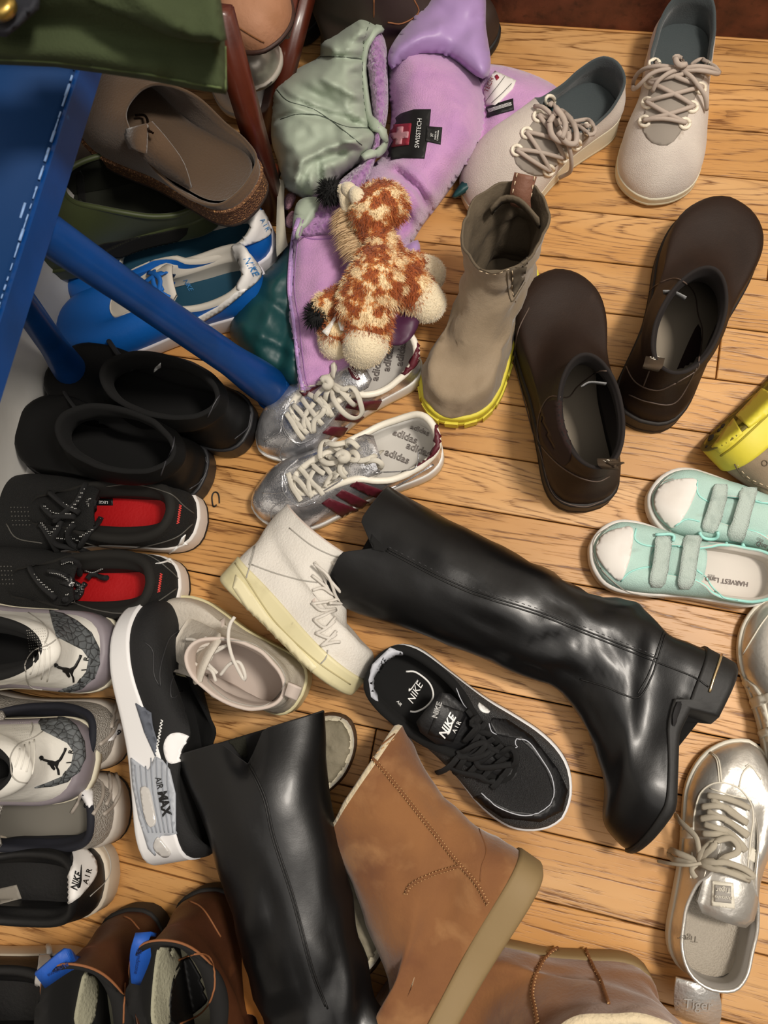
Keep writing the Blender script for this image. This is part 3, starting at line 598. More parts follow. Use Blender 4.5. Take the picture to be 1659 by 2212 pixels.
def strap(s, q, m):
    """q: 4 px corners (top-left, top-right, bottom-right, bottom-left) of a band arched over the shoe"""
    (ax, ay), (bx, by), (cx_, cy_), (dx, dy) = q; n = 13; T = []; 
    for i in range(n):
        t = i / (n - 1); row = []
        for k in range(5):
            w = k / 4; ins = .0
            if t > .9: ins = (t - .9) / .1 * .22
            if t < .06: ins = (.06 - t) / .06 * .12
            w2 = w * (1 - 2 * ins) + ins
            x = (ax + (bx - ax) * w2) * (1 - t) + (dx + (cx_ - dx) * w2) * t; y = (ay + (by - ay) * w2) * (1 - t) + (dy + (cy_ - dy) * w2) * t
            h = surf(s, x, y, .04); row.append(Vector(h[0]))
        T.append(row)
    P = np.array([[list(p) for p in r] for r in T]); zc = P[:, :, 2].max(axis=1)
    # bridge gaps: convex profile across the shoe
    for i in range(n):
        t = i / (n - 1); zz = max((zc[a] + (zc[b] - zc[a]) * (i - a) / (b - a)) for a in range(i + 1) for b in range(i, n) if b > a)
        P[i, :, 2] = zz + .002
    top = P.reshape(-1, 3); bot = top - [0, 0, .0025]; N = len(top)
    f = grid_faces(n, 5, False) + grid_faces(n, 5, False, N, True)
    for i in range(n - 1):
        for k in (0, 4): f.append((i * 5 + k, (i + 1) * 5 + k, N + (i + 1) * 5 + k, N + i * 5 + k))
    for k in range(4):
        for i in (0, n - 1): f.append((i * 5 + k, i * 5 + k + 1, N + i * 5 + k + 1, N + i * 5 + k))
    s.part('strap', list(top) + list(bot), f, m)
m1 = mint('mint canvas sneaker with two straps, cut by the right edge', (1800, 1190, 0), (1390, 1075, 0), -1)
m2 = mint('mint canvas sneaker with two straps, whole, beside the tall black boot', (1655, 1265, 0), (1266, 1190, 0), 1)
drape(m2, 'toe_cap', smooth_poly(d1((500, 1352), (400, 1350), (290, 1385), (215, 1450), (195, 1530), (220, 1620), (300, 1720), (395, 1792), (450, 1690), (490, 1520)), 36), RUBW, .0003, .0016, 6)
drape(m1, 'toe_cap', smooth_poly(d1((1045, 940), (920, 930), (790, 960), (710, 1030), (690, 1110), (710, 1200), (780, 1290), (855, 1340), (950, 1230), (1030, 1060)), 36), RUBW, .0003, .0016, 6)
for s, l in ((m2, [(530, 1350), (520, 1440), (600, 1490), (720, 1500), (900, 1500)]), (m2, [(400, 1800), (480, 1720), (620, 1680), (720, 1690)]), (m2, [(1040, 1700), (1120, 1760), (1180, 1850), (1280, 1940), (1400, 1960)]), (m1, [(1050, 940), (1060, 1060), (1160, 1130)]), (m1, [(860, 1330), (960, 1270), (1070, 1290)])):
    dline(s, 'seam', d1(*l), MPIPE, .0009)
rub = [(175, 1420), (135, 1500), (160, 1620), (260, 1760), (420, 1900), (560, 1935)]
dline(m2, 'foxing_line', d1((300, 1345), (200, 1400), (160, 1500), (190, 1630), (290, 1760), (440, 1880), (560, 1915), (800, 1945)), mat('foxing_groove', '9C948A', .8), .0006)
dline(m1, 'foxing_line', d1((850, 925), (740, 960), (670, 1050), (660, 1150), (720, 1270), (830, 1370)), mat('foxing_groove', '9C948A', .8), .0006)
strap(m2, d1((690, 1410), (835, 1420), (775, 1860), (630, 1850)), STRAPM); strap(m2, d1((935, 1405), (1085, 1410), (1015, 1870), (865, 1870)), STRAPM)
strap(m1, d1((1190, 970), (1320, 975), (1215, 1400), (1070, 1370)), STRAPM); strap(m1, d1((1420, 1000), (1565, 1010), (1440, 1490), (1290, 1440)), STRAPM)
cords(m2, 'strap_ring', [[.003] + d1((690, 1408), (830, 1415), (865, 1440), (840, 1455))], MPIPE, .0018, ends=1); cords(m1, 'strap_ring', [[.003] + d1((1070, 1370), (1090, 1410), (1210, 1420), (1240, 1390), (1220, 1370)), [.003] + d1((1300, 1450), (1310, 1490), (1440, 1510), (1470, 1485), (1440, 1460))], MPIPE, .0018, ends=1)
dtext(m2, 'insole_print', 'HARVEST LanD', *d1((1300, 1800))[0], 15, 188, PRNT, bold=.01, sx=.95); dtext(m2, 'insole_print', 'KIDS', *d1((1170, 1752))[0], 7, 188, PRNT)
dtext(m1, 'insole_print', 'T LanD', *d1((1635, 1500))[0], 15, 205, PRNT, bold=.01, sx=.95); dtext(m1, 'insole_print', 'KIDS', *d1((1590, 1440))[0], 7, 205, PRNT)
# ---------------------------------------------------------------- taupe ankle boots with yellow soles
TAUPE = mat('taupe_nubuck', '9C8A72', .8, bump=[('noise', 90, .35), ('noise', 800, .2)], var=(16, '8A7860', .35, .7), sheen=.2, wear=(40, '766650', .62, .8))
TAUL = mat('taupe_lining', '5E5241', .85, bump=[('noise', 300, .3)]); YEL = mat('yellow_rubber', 'D9CB3F', .55, bump=[('noise', 150, .12)])
ELT = mat('taupe_elastic', '6B6050', .9, bump=[('wave', 900, .5)]); BRTAB = mat('brown_leather_tab', '7A5240', .6, bump=[('noise', 300, .3)]); STI = mat('pale_stitch', 'D9C3A4', .8)
def lugs(s, m, z0=-.004, z1=.010, n=26, skip=2, name='tread_lug'):
    c = np.array([s.L * .5, 0]); N = s.N; step = N // n
    for k in range(n):
        i = k * N // n; j = (i + max(1, step)) % N
        a, b = s.base[i], s.base[j]; zz = (s.hs[i] - s.hh) * 0 + s.spring * max(0, (a[0] / s.L - .7) / .3) ** 2
        v = []
        for p in (a, b):
            d = (p - c) / np.linalg.norm(p - c)
            for r, z in ((-.006, z0), (.004, z0), (.0045, z1), (-.006, z1)): v.append([*(p + d * r), z + zz + .004])
        s.part(name, s.w(v), [(0, 1, 2, 3), (7, 6, 5, 4), (0, 4, 5, 1), (1, 5, 6, 2), (2, 6, 7, 3), (3, 7, 4, 0)], m, False)
ch = Shoe('ankle_boot', 'taupe suede ankle boot with yellow sole, upright beside the plush giraffe', 'boot', (1118, 585, 0), (955, 918, 0), 1, .098, 'pair of taupe ankle boots with yellow soles')
ch.sole(YEL, .036, .026, out=YEL, outh=.012, flare=1.03, lip=.02, spring=.008)
lugs(ch, YEL)
ch.boot(TAUPE, TAUL, [('f', .02, .985, .93, .05, .036), ('f', .03, .93, .82, .07, .062), ('e', .36, .088, .037, .090, -.25), ('e', .27, .062, .036, .124, -.06), ('e', .25, .056, .040, .152, 0), ('e', .24, .058, .044, .178, .05)], th=.003, wr=.0045, wrs=30, ridge=True)
drape(ch, 'elastic_gusset', c6((470, 470), (510, 455), (556, 415), (535, 520), (488, 600)), ELT, .0002, .001, 7)
for l in ([(335, 470), (400, 488), (485, 462), (505, 460)], [(458, 475), (462, 560), (478, 620), (498, 600), (540, 530)]): dline(ch, 'seam', c6(*l), TAUL, .0007)
dline(ch, 'stitching', c6((330, 478), (400, 496), (478, 474), (482, 560), (498, 622)), STI, .0005, dash=1)
# pull tab standing above the back of the shaft
def slab(s, name, P, th, m, hit=False, parent=None, label=None):
    """curved strap from two rails of (px,py,z) points"""
    A = crv([at(*p) for p in P[0]], 10); B = crv([at(*p) for p in P[1]], 10); n = np.cross(B - A, np.gradient(A, axis=0)); n /= np.linalg.norm(n, axis=1, keepdims=True)
    v = list(A) + list(B) + list(A + n * th) + list(B + n * th); f = []; k = 10
    for i in range(k - 1): f += [(i, i + 1, k + i + 1, k + i), (2 * k + i, 3 * k + i, 3 * k + i + 1, 2 * k + i + 1), (i, 2 * k + i, 2 * k + i + 1, i + 1), (k + i, k + i + 1, 3 * k + i + 1, 3 * k + i)]
    f += [(0, k, 3 * k, 2 * k), (k - 1, 3 * k - 1, 4 * k - 1, 2 * k - 1)]
    return s.part(name, v, f, m, True, hit, parent, label)
slab(ch, 'pull_tab', [[(1105, 440, .165), (1103, 415, .178), (1112, 372, .190)], [(1148, 452, .165), (1147, 425, .178), (1160, 382, .190)]], .003, BRTAB, True)
dline(ch, 'tab_stitching', c6((484, 120), (505, 30)), STI, .0006, dash=1, z=.186); dline(ch, 'tab_stitching', c6((568, 140), (585, 45)), STI, .0006, dash=1, z=.186)
slab(ch, 'heel_band', [[(1058, 448, .172), (1085, 422, .180), (1125, 428, .182), (1165, 470, .176)], [(1060, 462, .160), (1085, 436, .166), (1125, 442, .168), (1168, 492, .162)]], .0025, TAUL)
# its mate lying on its side at the right edge
ch2 = Shoe('ankle_boot', 'taupe ankle boot with yellow sole lying on its side at the right edge', 'boot', (1528, 968, .045), (1770, 735, .045), 1, .098, 'pair of taupe ankle boots with yellow soles', roll=1.85, L=.26)
ch2.sole(YEL, .036, .026, out=mat('olive_outsole', '6E6228', .7), outh=.003, flare=1.03, lip=.02, spring=.008)
ch2.boot(TAUPE, TAUL, [('f', .02, .985, .93, .05, .036), ('f', .03, .93, .82, .07, .062), ('e', .36, .088, .037, .090, -.25), ('e', .27, .062, .036, .124, -.06), ('e', .25, .056, .040, .152, 0), ('e', .24, .058, .044, .178, .05)], th=.003, wr=.002, wrs=16)
yx = X(1480, 820, .1356)
drape(ch2, 'sole_block', yx((820, 590), (1240, 150), (1500, 300), (1500, 420), (1020, 775)), YEL, .0006, .0016, 6); drape(ch2, 'sole_block', yx((430, 1080), (780, 620), (920, 870), (560, 1170)), YEL, .0003, .0010, 6)
dline(ch2, 'sole_groove', yx((570, 1210), (800, 1040), (1320, 560)), mat('yellow_groove', '9C8F22', .7), .0012); dline(ch2, 'seam', yx((790, 1345), (850, 1450), (960, 1570), (1130, 1670), (1400, 1780)), TAUL, .0008); dline(ch2, 'stitching', yx((840, 1360), (900, 1450), (1010, 1560), (1180, 1650), (1400, 1730)), STI, .0005, dash=1)
rings(ch2, 'stamped_mark', yx((1262, 1330)), 6, TAUL, .0006)
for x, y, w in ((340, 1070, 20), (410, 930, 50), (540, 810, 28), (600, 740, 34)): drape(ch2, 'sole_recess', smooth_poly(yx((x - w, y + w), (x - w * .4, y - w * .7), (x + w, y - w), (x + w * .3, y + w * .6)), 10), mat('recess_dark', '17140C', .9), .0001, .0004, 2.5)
# ---------------------------------------------------------------- dark brown pull on boots
DKBR = mat('dark_brown_leather', '281910', .62, bump=[('noise', 60, .12), ('noise', 700, .12)], var=(14, '20130C', .35, .7), wear=(35, '38271C', .64, .85), spec=.3); DKS = mat('dark_brown_rubber', '1E1610', .65, bump=[('noise', 200, .1)])
DKL = mat('dark_lining', '191210', .9); DKE = mat('maroon_elastic', '2A1512', .92, bump=[('wave', 1200, .4)]); SOCK = mat('taupe_insole', '8B8070', .75)
DPIP = mat('brown_piping', '5A4A40', .6); LABG = mat('grey_woven_label', '8C8C8C', .8, bump=[('noise', 900, .5)]); TABP = mat('patterned_tab', '4A3A28', .8, bump=[('wave', 900, .5)])
def pullon(label, heel, toe, side):
    s = Shoe('ankle_boot', label, 'boot', heel, toe, side, .112, 'pair of dark brown pull on boots')
    s.sole(DKS, .032, .022, out=DKS, outh=.008, flare=1.0, lip=.02, toe=1.04, spring=.004)
    s.boot(DKBR, DKL, [('f', .015, .985, .95, .048, .040), ('f', .03, .93, .88, .064, .062), ('e', .37, .098, .043, .084, -.22), ('e', .285, .071, .038, .107, -.08), ('e', .265, .064, .035, .124, .0), ('e', .26, .062, .034, .142, .05, 0, .012)], th=.004, wr=.0012, wrs=14, ins=SOCK)
    return s
dl_ = pullon('dark brown leather ankle boot with maroon elastic side showing, left one of its pair', (1262, 1108, 0), (1183, 615, 0), 1)
dr_ = pullon('dark brown leather ankle boot behind its mate, toe pointing up right', (1372, 930, 0), (1556, 470, 0), -1)
k1 = X(1080, 560, .2621)
drape(dl_, 'elastic_gusset', smooth_poly(k1((400, 1175), (550, 1170), (540, 1300), (590, 1600), (520, 1700), (400, 1560), (345, 1450), (350, 1280)), 30), DKE, .0002, .0008, 7)
for l in ([(880, 920), (800, 930), (640, 1050), (560, 1140), (420, 1130), (340, 1240), (310, 1400), (330, 1520), (470, 1680), (640, 1790), (800, 1830), (900, 1790)], [(310, 1520), (350, 1650), (420, 1900), (520, 2000), (700, 2040), (850, 1990)], [(240, 400), (150, 600), (120, 900), (170, 1120), (280, 1450)]): dline(dl_, 'seam', k1(*l), DPIP, .0008)
slab(dl_, 'pull_tab', [[k1((880, 1640, .128))[0], k1((885, 1665, .150))[0], k1((935, 1720, .146))[0]], [k1((975, 1650, .128))[0], k1((985, 1680, .150))[0], k1((1030, 1680, .146))[0]]], .003, TABP, True)
slab(dl_, 'pull_tab', [[k1((800, 1640, .142))[0], k1((810, 1700, .146))[0], k1((850, 1730, .140))[0]], [k1((960, 1645, .142))[0], k1((960, 1700, .148))[0], k1((980, 1740, .140))[0]]], .003, TABP, True)
WST = mat('white_thread', 'E4DCCB', .8)
cords(dl_, 'tab_diamond', [[.0002] + k1((850, 1660), (892, 1638), (935, 1660), (892, 1682), (850, 1660)), [.0002] + k1((875, 1660), (892, 1650), (910, 1660), (892, 1670), (875, 1660))], WST, .0004, ends=1)
slab(dl_, 'inner_label', [[k1((665, 1045, .128))[0], k1((740, 1005, .130))[0], k1((880, 1015, .130))[0]], [k1((675, 1055, .118))[0], k1((745, 1020, .120))[0], k1((870, 1035, .120))[0]]], .001, LABG)
drape(dr_, 'elastic_gusset', smooth_poly(e2((1130, 950), (1150, 1010), (1140, 1180), (1000, 1330), (965, 1320), (1010, 1200), (1080, 1040)), 24), DKE, .0002, .0008, 7)
drape(dr_, 'elastic_gusset', smooth_poly(e2((745, 800), (770, 790), (700, 1080), (700, 1120), (620, 1080), (640, 1000)), 20), DKE, .0002, .0008, 7)
for l in ([(740, 790), (850, 680), (990, 640), (1100, 730), (1130, 880), (1160, 1000), (1140, 1180), (1120, 1260), (980, 1350)], [(600, 1080), (620, 1180), (700, 1340), (850, 1400), (980, 1350)], [(1120, 1250), (980, 1480), (800, 1480), (660, 1430)], [(800, 1270), (760, 1370)]): dline(dr_, 'seam', e2(*l), DPIP, .0008)
slab(dr_, 'pull_tab', [[e2((775, 1165, .130))[0], e2((760, 1220, .150))[0], e2((750, 1250, .146))[0]], [e2((905, 1180, .130))[0], e2((890, 1230, .150))[0], e2((860, 1275, .146))[0]]], .003, TABP, True)
cords(dr_, 'tab_diamond', [[.0002] + e2((800, 1175), (840, 1160), (880, 1180), (838, 1198), (800, 1175)), [.0002] + e2((825, 1176), (840, 1170), (856, 1179), (839, 1187), (825, 1176))], WST, .0004, ends=1)
slab(dr_, 'inner_label', [[e2((890, 715, .128))[0], e2((970, 720, .130))[0], e2((1055, 760, .130))[0]], [e2((895, 740, .118))[0], e2((965, 745, .120))[0], e2((1040, 785, .120))[0]]], .001, LABG)
# ---------------------------------------------------------------- tall black riding boots, both lying down
BLKB = mat('black_boot_leather', '09090A', .36, bump=[('noise', 18, .3), ('noise', 700, .03)], coat=.05, spec=.42); BSEAM = mat('black_seam', '060606', .5); BSOLE = mat('black_heel_rubber', '141312', .6, bump=[('noise', 120, .2)])
GOLD = mat('gold_trim', 'E2C79A', .25, .9); BLIN = mat('dark_grey_lining', '1C1B1C', .85)
def tallboot(label, heel, toe, side, roll, tilt, group, open_=(.075, .046)):
    s = Shoe('tall_boot', label, 'boot', heel, toe, side, .092, group, roll=roll, L=.225)
    s.sole(BSOLE, .036, .010, toe=.66, arch=.026, flare=1.0, lip=.02, spring=.004)
    t = tilt
    def wf(v, u, p): 
        f = math.exp(-((p[2] - .15) / .05) ** 2) + .5 * math.exp(-((p[2] - .25) / .05) ** 2); return .3 + 1.7 * f
    s.boot(BLKB, BLIN, [('f', .02, .985, .92, .052, .022), ('f', .03, .93, .80, .075, .045), ('e', .36, .088, .036, .088, -.26), ('e', .27, .062, .037, .126, -.05), ('e', .255 + t * .06 / .262, .057, .042, .165, 0), ('e', .25 + t * .12 / .262, .060, .046, .22, 0), ('e', .25 + t * .2 / .262, .064, .048, .30, 0), ('e', .25 + t * .28 / .262, .071, .046, .36, 0), ('e', .25 + t * .32 / .262, *open_, .415, 0)],
        th=.003, wr=.0042, wrs=20, wrf=wf, insk=.8, ridge=True, wseed=side * 4, notch=(.25 if roll > 0 else .75, .028, .045))
    return s
t1 = tallboot('tall black leather boot lying across the middle of the floor, gold heel trim', (1588, 1432, .048), (1396, 1812, .048), 1, math.pi / 2, .11, 'pair of tall black leather boots')
TX = d5
for l in ([(205, 270), (500, 420), (800, 520), (1000, 600), (1250, 700), (1400, 760), (1460, 800)], [(210, 262), (505, 410), (805, 510), (1005, 590), (1260, 690)], [(1305, 560), (1280, 640), (1240, 760), (1190, 840), (1130, 830), (1060, 800), (960, 770)], [(1295, 560), (1268, 640), (1228, 750), (1184, 828)]): dline(t1, 'seam', TX(*l), BSEAM, .0009)
dline(t1, 'stitching', TX((215, 255), (510, 400), (810, 500), (1010, 580), (1260, 680)), mat('grey_thread', '3A3A3C', .6), .0004, dash=1)
dline(t1, 'gold_trim', g4((640, 378), (645, 440), (610, 560), (575, 660), (542, 768)), GOLD, .0013, .0006)
drape(t1, 'shaft_notch', d5((150, 205), (205, 265), (195, 275), (150, 265), (142, 235)), mat('notch_dark', '050505', .9), .0002, .0008, 4)
t2 = tallboot('tall black leather boot lying at the bottom, its shaft mouth pointing up the photo', (648, 2585, .085), (1082, 2468, .085), -1, -math.pi / 2, 0.0, 'pair of tall black leather boots', (.084, .030))
for l in ([(365, 270), (440, 430), (480, 600), (560, 850), (640, 1150), (700, 1300)], [(375, 268), (450, 430), (490, 600), (570, 850), (650, 1150), (710, 1310)]): dline(t2, 'seam', d7(*l), BSEAM, .0009)
drape(t2, 'lining_flap', d7((275, 180), (340, 155), (370, 180), (375, 262), (355, 265), (310, 210)), mat('olive_fabric_lining', '24241A', .9, bump=[('noise', 600, .5)]), .0002, .0006, 6)
# ---------------------------------------------------------------- tan sheepskin boots
TAN = mat('tan_suede', '87592F', .85, bump=[('noise', 300, .25), ('noise', 30, .25)], var=(9, '6A3F20', .38, .66), wear=(22, '9C7045', .52, .75), sheen=.35); TANR = mat('tan_rim', '9A6A42', .8, bump=[('noise', 300, .2)]); TANS = mat('taupe_foam_sole', '8A744F', .7, bump=[('noise', 90, .15)])
FLEE = mat('cream_fleece', 'D8C7A6', .95, bump=[('noise', 220, 1.0), ('noise', 60, .6)], sheen=.5); TSEAM = mat('tan_seam', '8A5A34', .7, bump=[('wave', 900, .5)]); TSTI = mat('tan_thread', 'C49A68', .7)
def ugg(label, heel, toe, side, roll, group, L, seed, top=.19, ln=0.0):
    s = Shoe('sheepskin_boot', label, 'boot', heel, toe, side, .112, group, roll=roll, L=L)
    s.sole(TANS, .030, .024, toe=1.06, flare=1.02, lip=.0, spring=.006, inset=.95)
    s.boot(TAN, FLEE, [('f', .015, .985, .97, .05, .044), ('f', .03, .93, .90, .068, .066), ('e', .37, .092, .047, .088, -.27), ('e', .30, .076, .046, .122, -.06), ('e', .275 + ln * .4, .070, .048, (top + .122) / 2, 0), ('e', .27 + ln, .071, .050, top, 0)], th=.009, wr=.005, wrs=17, wseed=seed, insk=.75)
    return s
u1 = ugg('tan sheepskin boot lying on its side beside the black running shoe', (1178, 1872, .052), (905, 2310, .052), -1, math.pi / 2, 'pair of tan sheepskin boots', .262, 3, .198, -.12)
def stitchseam(s, pts, wide=.0045, m=TSEAM):
    dline(s, 'seam', pts, m, .0016, .0005)
    C = crv(pts, max(6, int(sum(math.dist(a[:2], b[:2]) for a, b in zip(pts, pts[1:])) / 7))); A = Acc(); T = np.gradient(C, axis=0)
    for c, t in zip(C, T):
        t = t / np.linalg.norm(t); k = wide * 1000; n = np.array([-t[1], t[0]])
        P = [surf(s, *(c + n * q + t * q * .35)) for q in (-k, 0, k)]
        if all(P) and (P[0][0] - P[2][0]).length < .03: A.add(tube([p + q * .0016 for p, q in P], .0006, 5))
    if A.v: s.part('stitching', A.v, A.f, TSTI)
stitchseam(u1, d7((900, 270), (960, 340), (1080, 490), (1200, 640), (1270, 720), (1330, 790), (1375, 870))); stitchseam(u1, d7((1035, 830), (1060, 790), (1150, 745), (1260, 715)))
dline(u1, 'stitching', d7((762, 380), (830, 320), (920, 240), (1000, 175)), TSTI, .0005, dash=1); dline(u1, 'cuff_seam', d7((752, 372), (820, 312), (910, 232), (990, 165)), TSEAM, .0008); dline(u1, 'back_seam', d7((1330, 490), (1340, 560), (1370, 650), (1350, 720), (1345, 780)), TSEAM, .0006)
u2 = ugg('tan sheepskin boot standing upright at the bottom edge, cream fleece in its mouth', (1412, 2150, 0), (935, 2150, 0), -1, 0, 'pair of tan sheepskin boots', None, 8, .162)
stitchseam(u2, X(860, 1960, .3858)((1040, 230), (950, 215), (850, 260), (780, 360), (755, 480), (770, 570), (785, 650))); stitchseam(u2, X(860, 1960, .3858)((1050, 240), (1090, 330), (1140, 430), (1180, 545)), .003)
# ---------------------------------------------------------------- brown pull on boots with blue tabs
BLUN = mat('oiled_brown_leather', '54301B', .5, bump=[('noise', 50, .2), ('noise', 600, .15)], var=(13, '3C2012', .35, .68), wear=(30, '6E4326', .62, .85)); BEDGE = mat('raw_leather_edge', '8A5630', .7); BTAB = mat('royal_blue_tab', '1F57B5', .5, bump=[('wave', 500, .2)]); BTX = mat('tab_lettering', '122F70', .6)
FIN = mat('grey_fleece_insole', 'A9A68E', .95, bump=[('noise', 250, .8)])
def blun(label, heel, toe, side):
    s = Shoe('ankle_boot', label, 'boot', heel, toe, side, .105, 'pair of brown boots with blue tabs', L=.29)
    s.sole(mat('black_lug_sole', '15120F', .7), .03, .022, flare=1.0, lip=.02, spring=.006)
    s.boot(BLUN, mat('black_lining', '0C0B0A', .9), [('f', .015, .985, .93, .05, .036), ('f', .03, .93, .84, .07, .058), ('e', .36, .094, .039, .086, -.24), ('e', .28, .069, .038, .112, -.06), ('e', .26, .062, .040, .135, .0), ('e', .25, .063, .043, .158, -.10, 0, .03)], th=.004, wr=.002, wrs=15, ins=FIN)
    top = s.w(s.G[-1]); v, f = tube(np.vstack([top, top[:1]]), .0013, 6, 1, None, False); s.part('raw_edge', v, f, BEDGE)
    return s
b1 = blun('brown leather boot with blue pull tab at the bottom left, left one of its pair', (300, 1945, 0), (345, 2480, 0), 1)
b2 = blun('brown leather boot with upright blue pull tab tucked under the tall black boot', (452, 1905, 0), (560, 2430, 0), -1)
drape(b1, 'fleece_insole', smooth_poly(d3((585, 1720), (660, 1800), (655, 1950), (620, 2080), (515, 2080), (530, 1920)), 24), FIN, .0004, .002, 7); drape(b2, 'fleece_insole', smooth_poly(d3((1110, 1520), (1235, 1640), (1180, 1800), (1165, 1950), (1160, 2080), (1045, 2080), (1060, 1720)), 24), FIN, .0004, .002, 7)
slab(b1, 'pull_tab', [[d3((555, 1665, .135))[0], d3((500, 1575, .155))[0], d3((440, 1575, .168))[0], d3((240, 1740, .172))[0]], [d3((560, 1680, .125))[0], d3((550, 1690, .145))[0], d3((480, 1720, .155))[0], d3((310, 1835, .160))[0]]], .003, BTAB, True)
slab(b2, 'pull_tab', [[d3((1075, 1480, .150))[0], d3((1020, 1475, .16))[0], d3((1040, 1600, .150))[0], d3((960, 1795, .135))[0]], [d3((940, 1475, .150))[0], d3((920, 1490, .165))[0], d3((895, 1600, .160))[0], d3((900, 1780, .145))[0]]], .003, BTAB, True)
[dtext(b2, 'tab_lettering', 'Blundstone', *d3((x, 1645))[0], 12, 100, BTX, bold=.01) for x in (950, 965, 980) if not any(o.name.startswith('tab_lettering') for o in b2.o.children)]; [dtext(b1, 'tab_lettering', 'Blundstone', *d3((x, 1705))[0], 11, 152, BTX, bold=.01) for x in (400, 420, 380) if not any(o.name.startswith('tab_lettering') for o in b1.o.children)]
for s, l in ((b2, [(1230, 1640), (1340, 1600), (1440, 1620), (1480, 1750), (1460, 1900), (1380, 2010), (1240, 2080)]), (b1, [(860, 1800), (850, 2075)]), (b1, [(850, 1340), (900, 1360), (960, 1430)]), (b2, [(1300, 1230), (1400, 1290), (1520, 1480)])): dline(s, 'seam', d3(*l), BEDGE, .0009)
drape(b2, 'elastic_gusset', smooth_poly(d3((1240, 1650), (1400, 1620), (1450, 1720), (1440, 1900), (1360, 1990), (1200, 2080), (1170, 1900)), 24), BSEAM, .0001, .0006, 7)
# ---------------------------------------------------------------- black padded snow boots
PAD = mat('black_padded_shell', '050505', .6, bump=[('noise', 30, .3)], spec=.28); PADS = mat('black_boot_rubber', '17171A', .5); PADE = mat('black_binding', '1D1D20', .4)
def snow(label, heel, toe, side):
    s = Shoe('snow_boot', label, 'boot', heel, toe, side, .108, 'pair of black padded snow boots')
    s.sole(PADS, .034, .026, lip=.025, spring=.006, toe=1.03)
    s.boot(PAD, BLKL, [('f', .015, .985, .93, .05, .038), ('f', .03, .94, .88, .066, .060), ('e', .37, .096, .046, .078, -.18), ('e', .31, .082, .044, .098, -.05), ('e', .30, .074, .038, .120, .05)], th=.007, wr=.0016, wrs=26, collar=PADE, cr=.0022)
    return s
w1 = snow('black padded snow boot touching the blue bench leg', (558, 942, 0), (135, 830, 0), -1); w2 = snow('black padded snow boot nearer the camera, lace end touching the white wall', (465, 1042, 0), (72, 935, 0), 1)
drape(w1, 'white_tag', X(0, 720, .3617)((960, 175), (962, 200), (918, 235), (925, 205)), WPR, .0002, .0006, 3, z=.1)
for s, l in ((w1, [(1310, 370), (1270, 440), (1240, 500)]), (w2, [(1040, 620), (1030, 690), (985, 780), (960, 850)]), (w1, [(1500, 470), (1480, 560), (1400, 630)]), (w2, [(1225, 740), (1240, 800), (1200, 880), (1130, 930)])): dline(s, 'seam', X(0, 720, .3617)(*l), mat('dark_grey_seam', '3A3A3E', .4), .0008)
cord(w2, 'lace', [(122, 810, .05), (140, 850, .06), (165, 885, .08), (180, 900, .07)], BLACE, .0022); cord(w1, 'lace', [(235, 737, .06), (255, 765, .075), (275, 785, .085), (285, 800, .08)], BLACE, .0032)
# ---------------------------------------------------------------- white high tops
HTW = mat('white_pebbled_leather', 'DAD5CC', .6, bump=[('noise', 420, .45), ('noise', 40, .15)], var=(20, 'CFC7BB', .5, .8)); HTS = mat('yellowed_rubber', 'DCD3A9', .5, var=(30, 'BDB389', .5, .8), wear=(90, '9A916F', .7, .85)); HTL = mat('pinkish_lining', 'CBBDB3', .8); WCORD = mat('white_round_lace', 'E6E0D6', .8, bump=[('wave', 900, .4)])
HTG = mat('worn_white_leather', 'C9C1B4', .6, bump=[('noise', 300, .4), ('noise', 30, .3)], var=(24, 'B3AA9C', .45, .75)); HSEAM = mat('grey_seam', 'A8A49C', .6)
def hitop(label, heel, toe, side, roll, m, L=None, slope=.12):
    s = Shoe('high_top_sneaker', label, 'shoe', heel, toe, side, .092, 'pair of white high tops', roll=roll, L=L)
    s.sole(HTS, .034, .026, lip=.02, spring=.004, toe=.92)
    s.boot(m, HTL, [('f', .015, .985, .93, .048, .038), ('f', .02, .93, .84, .062, .056), ('e', .37, .078, .035, .070, -.18), ('e', .29, .062, .033, .094, -.02), ('e', .27, .056, .033, .118, slope, 0, .006)], th=.004, wr=.0016, wrs=26)
    return s
h1 = hitop('white high top sneaker lying on its side, yellowed sole facing the lower left', (478, 1250, .045), (752, 1512, .045), -1, -math.pi / 2, HTW, slope=.05)
for l in ([(925, 165), (920, 260), (890, 360), (865, 440)], [(918, 170), (912, 260), (882, 358)], [(900, 355), (1050, 410), (1200, 450), (1320, 470)], [(1385, 900), (1375, 950), (1340, 990)], [(1140, 120), (1280, 230), (1400, 290), (1470, 310)]): dline(h1, 'seam', d4(*l), HSEAM, .0008)
dline(h1, 'sole_line', d4((770, 310), (860, 440), (1050, 720), (1300, 960), (1530, 1120)), mat('sole_line', 'B5AA80', .6), .0008)
drape(h1, 'sole_inset', d4((800, 420), (850, 470), (1020, 700), (1180, 860), (1320, 1010), (1280, 1040), (1190, 1000), (960, 770), (780, 500)), mat('cream_sole_inset', 'E6DDB6', .5), .0003, .0012, 7)
cords(h1, 'lace', [d4(*l) if not isinstance(l[0], float) else [l[0]] + d4(*l[1:]) for l in ([(1300, 340), (1340, 400), (1390, 520)], [(1285, 425), (1350, 480), (1400, 530)], [(1285, 525), (1350, 500), (1400, 540), (1480, 570)], [(1285, 610), (1360, 600), (1480, 560)], [(1290, 605), (1350, 660), (1430, 640)], [(1300, 710), (1360, 690), (1430, 650)], [(1300, 710), (1370, 770), (1430, 720)], [(1315, 795), (1380, 770), (1430, 700)], [(1315, 795), (1400, 830), (1440, 800)], [(1345, 875), (1400, 830), (1440, 780)], [(1345, 875), (1420, 850), (1465, 850)])], WCORD, .0017, .003)
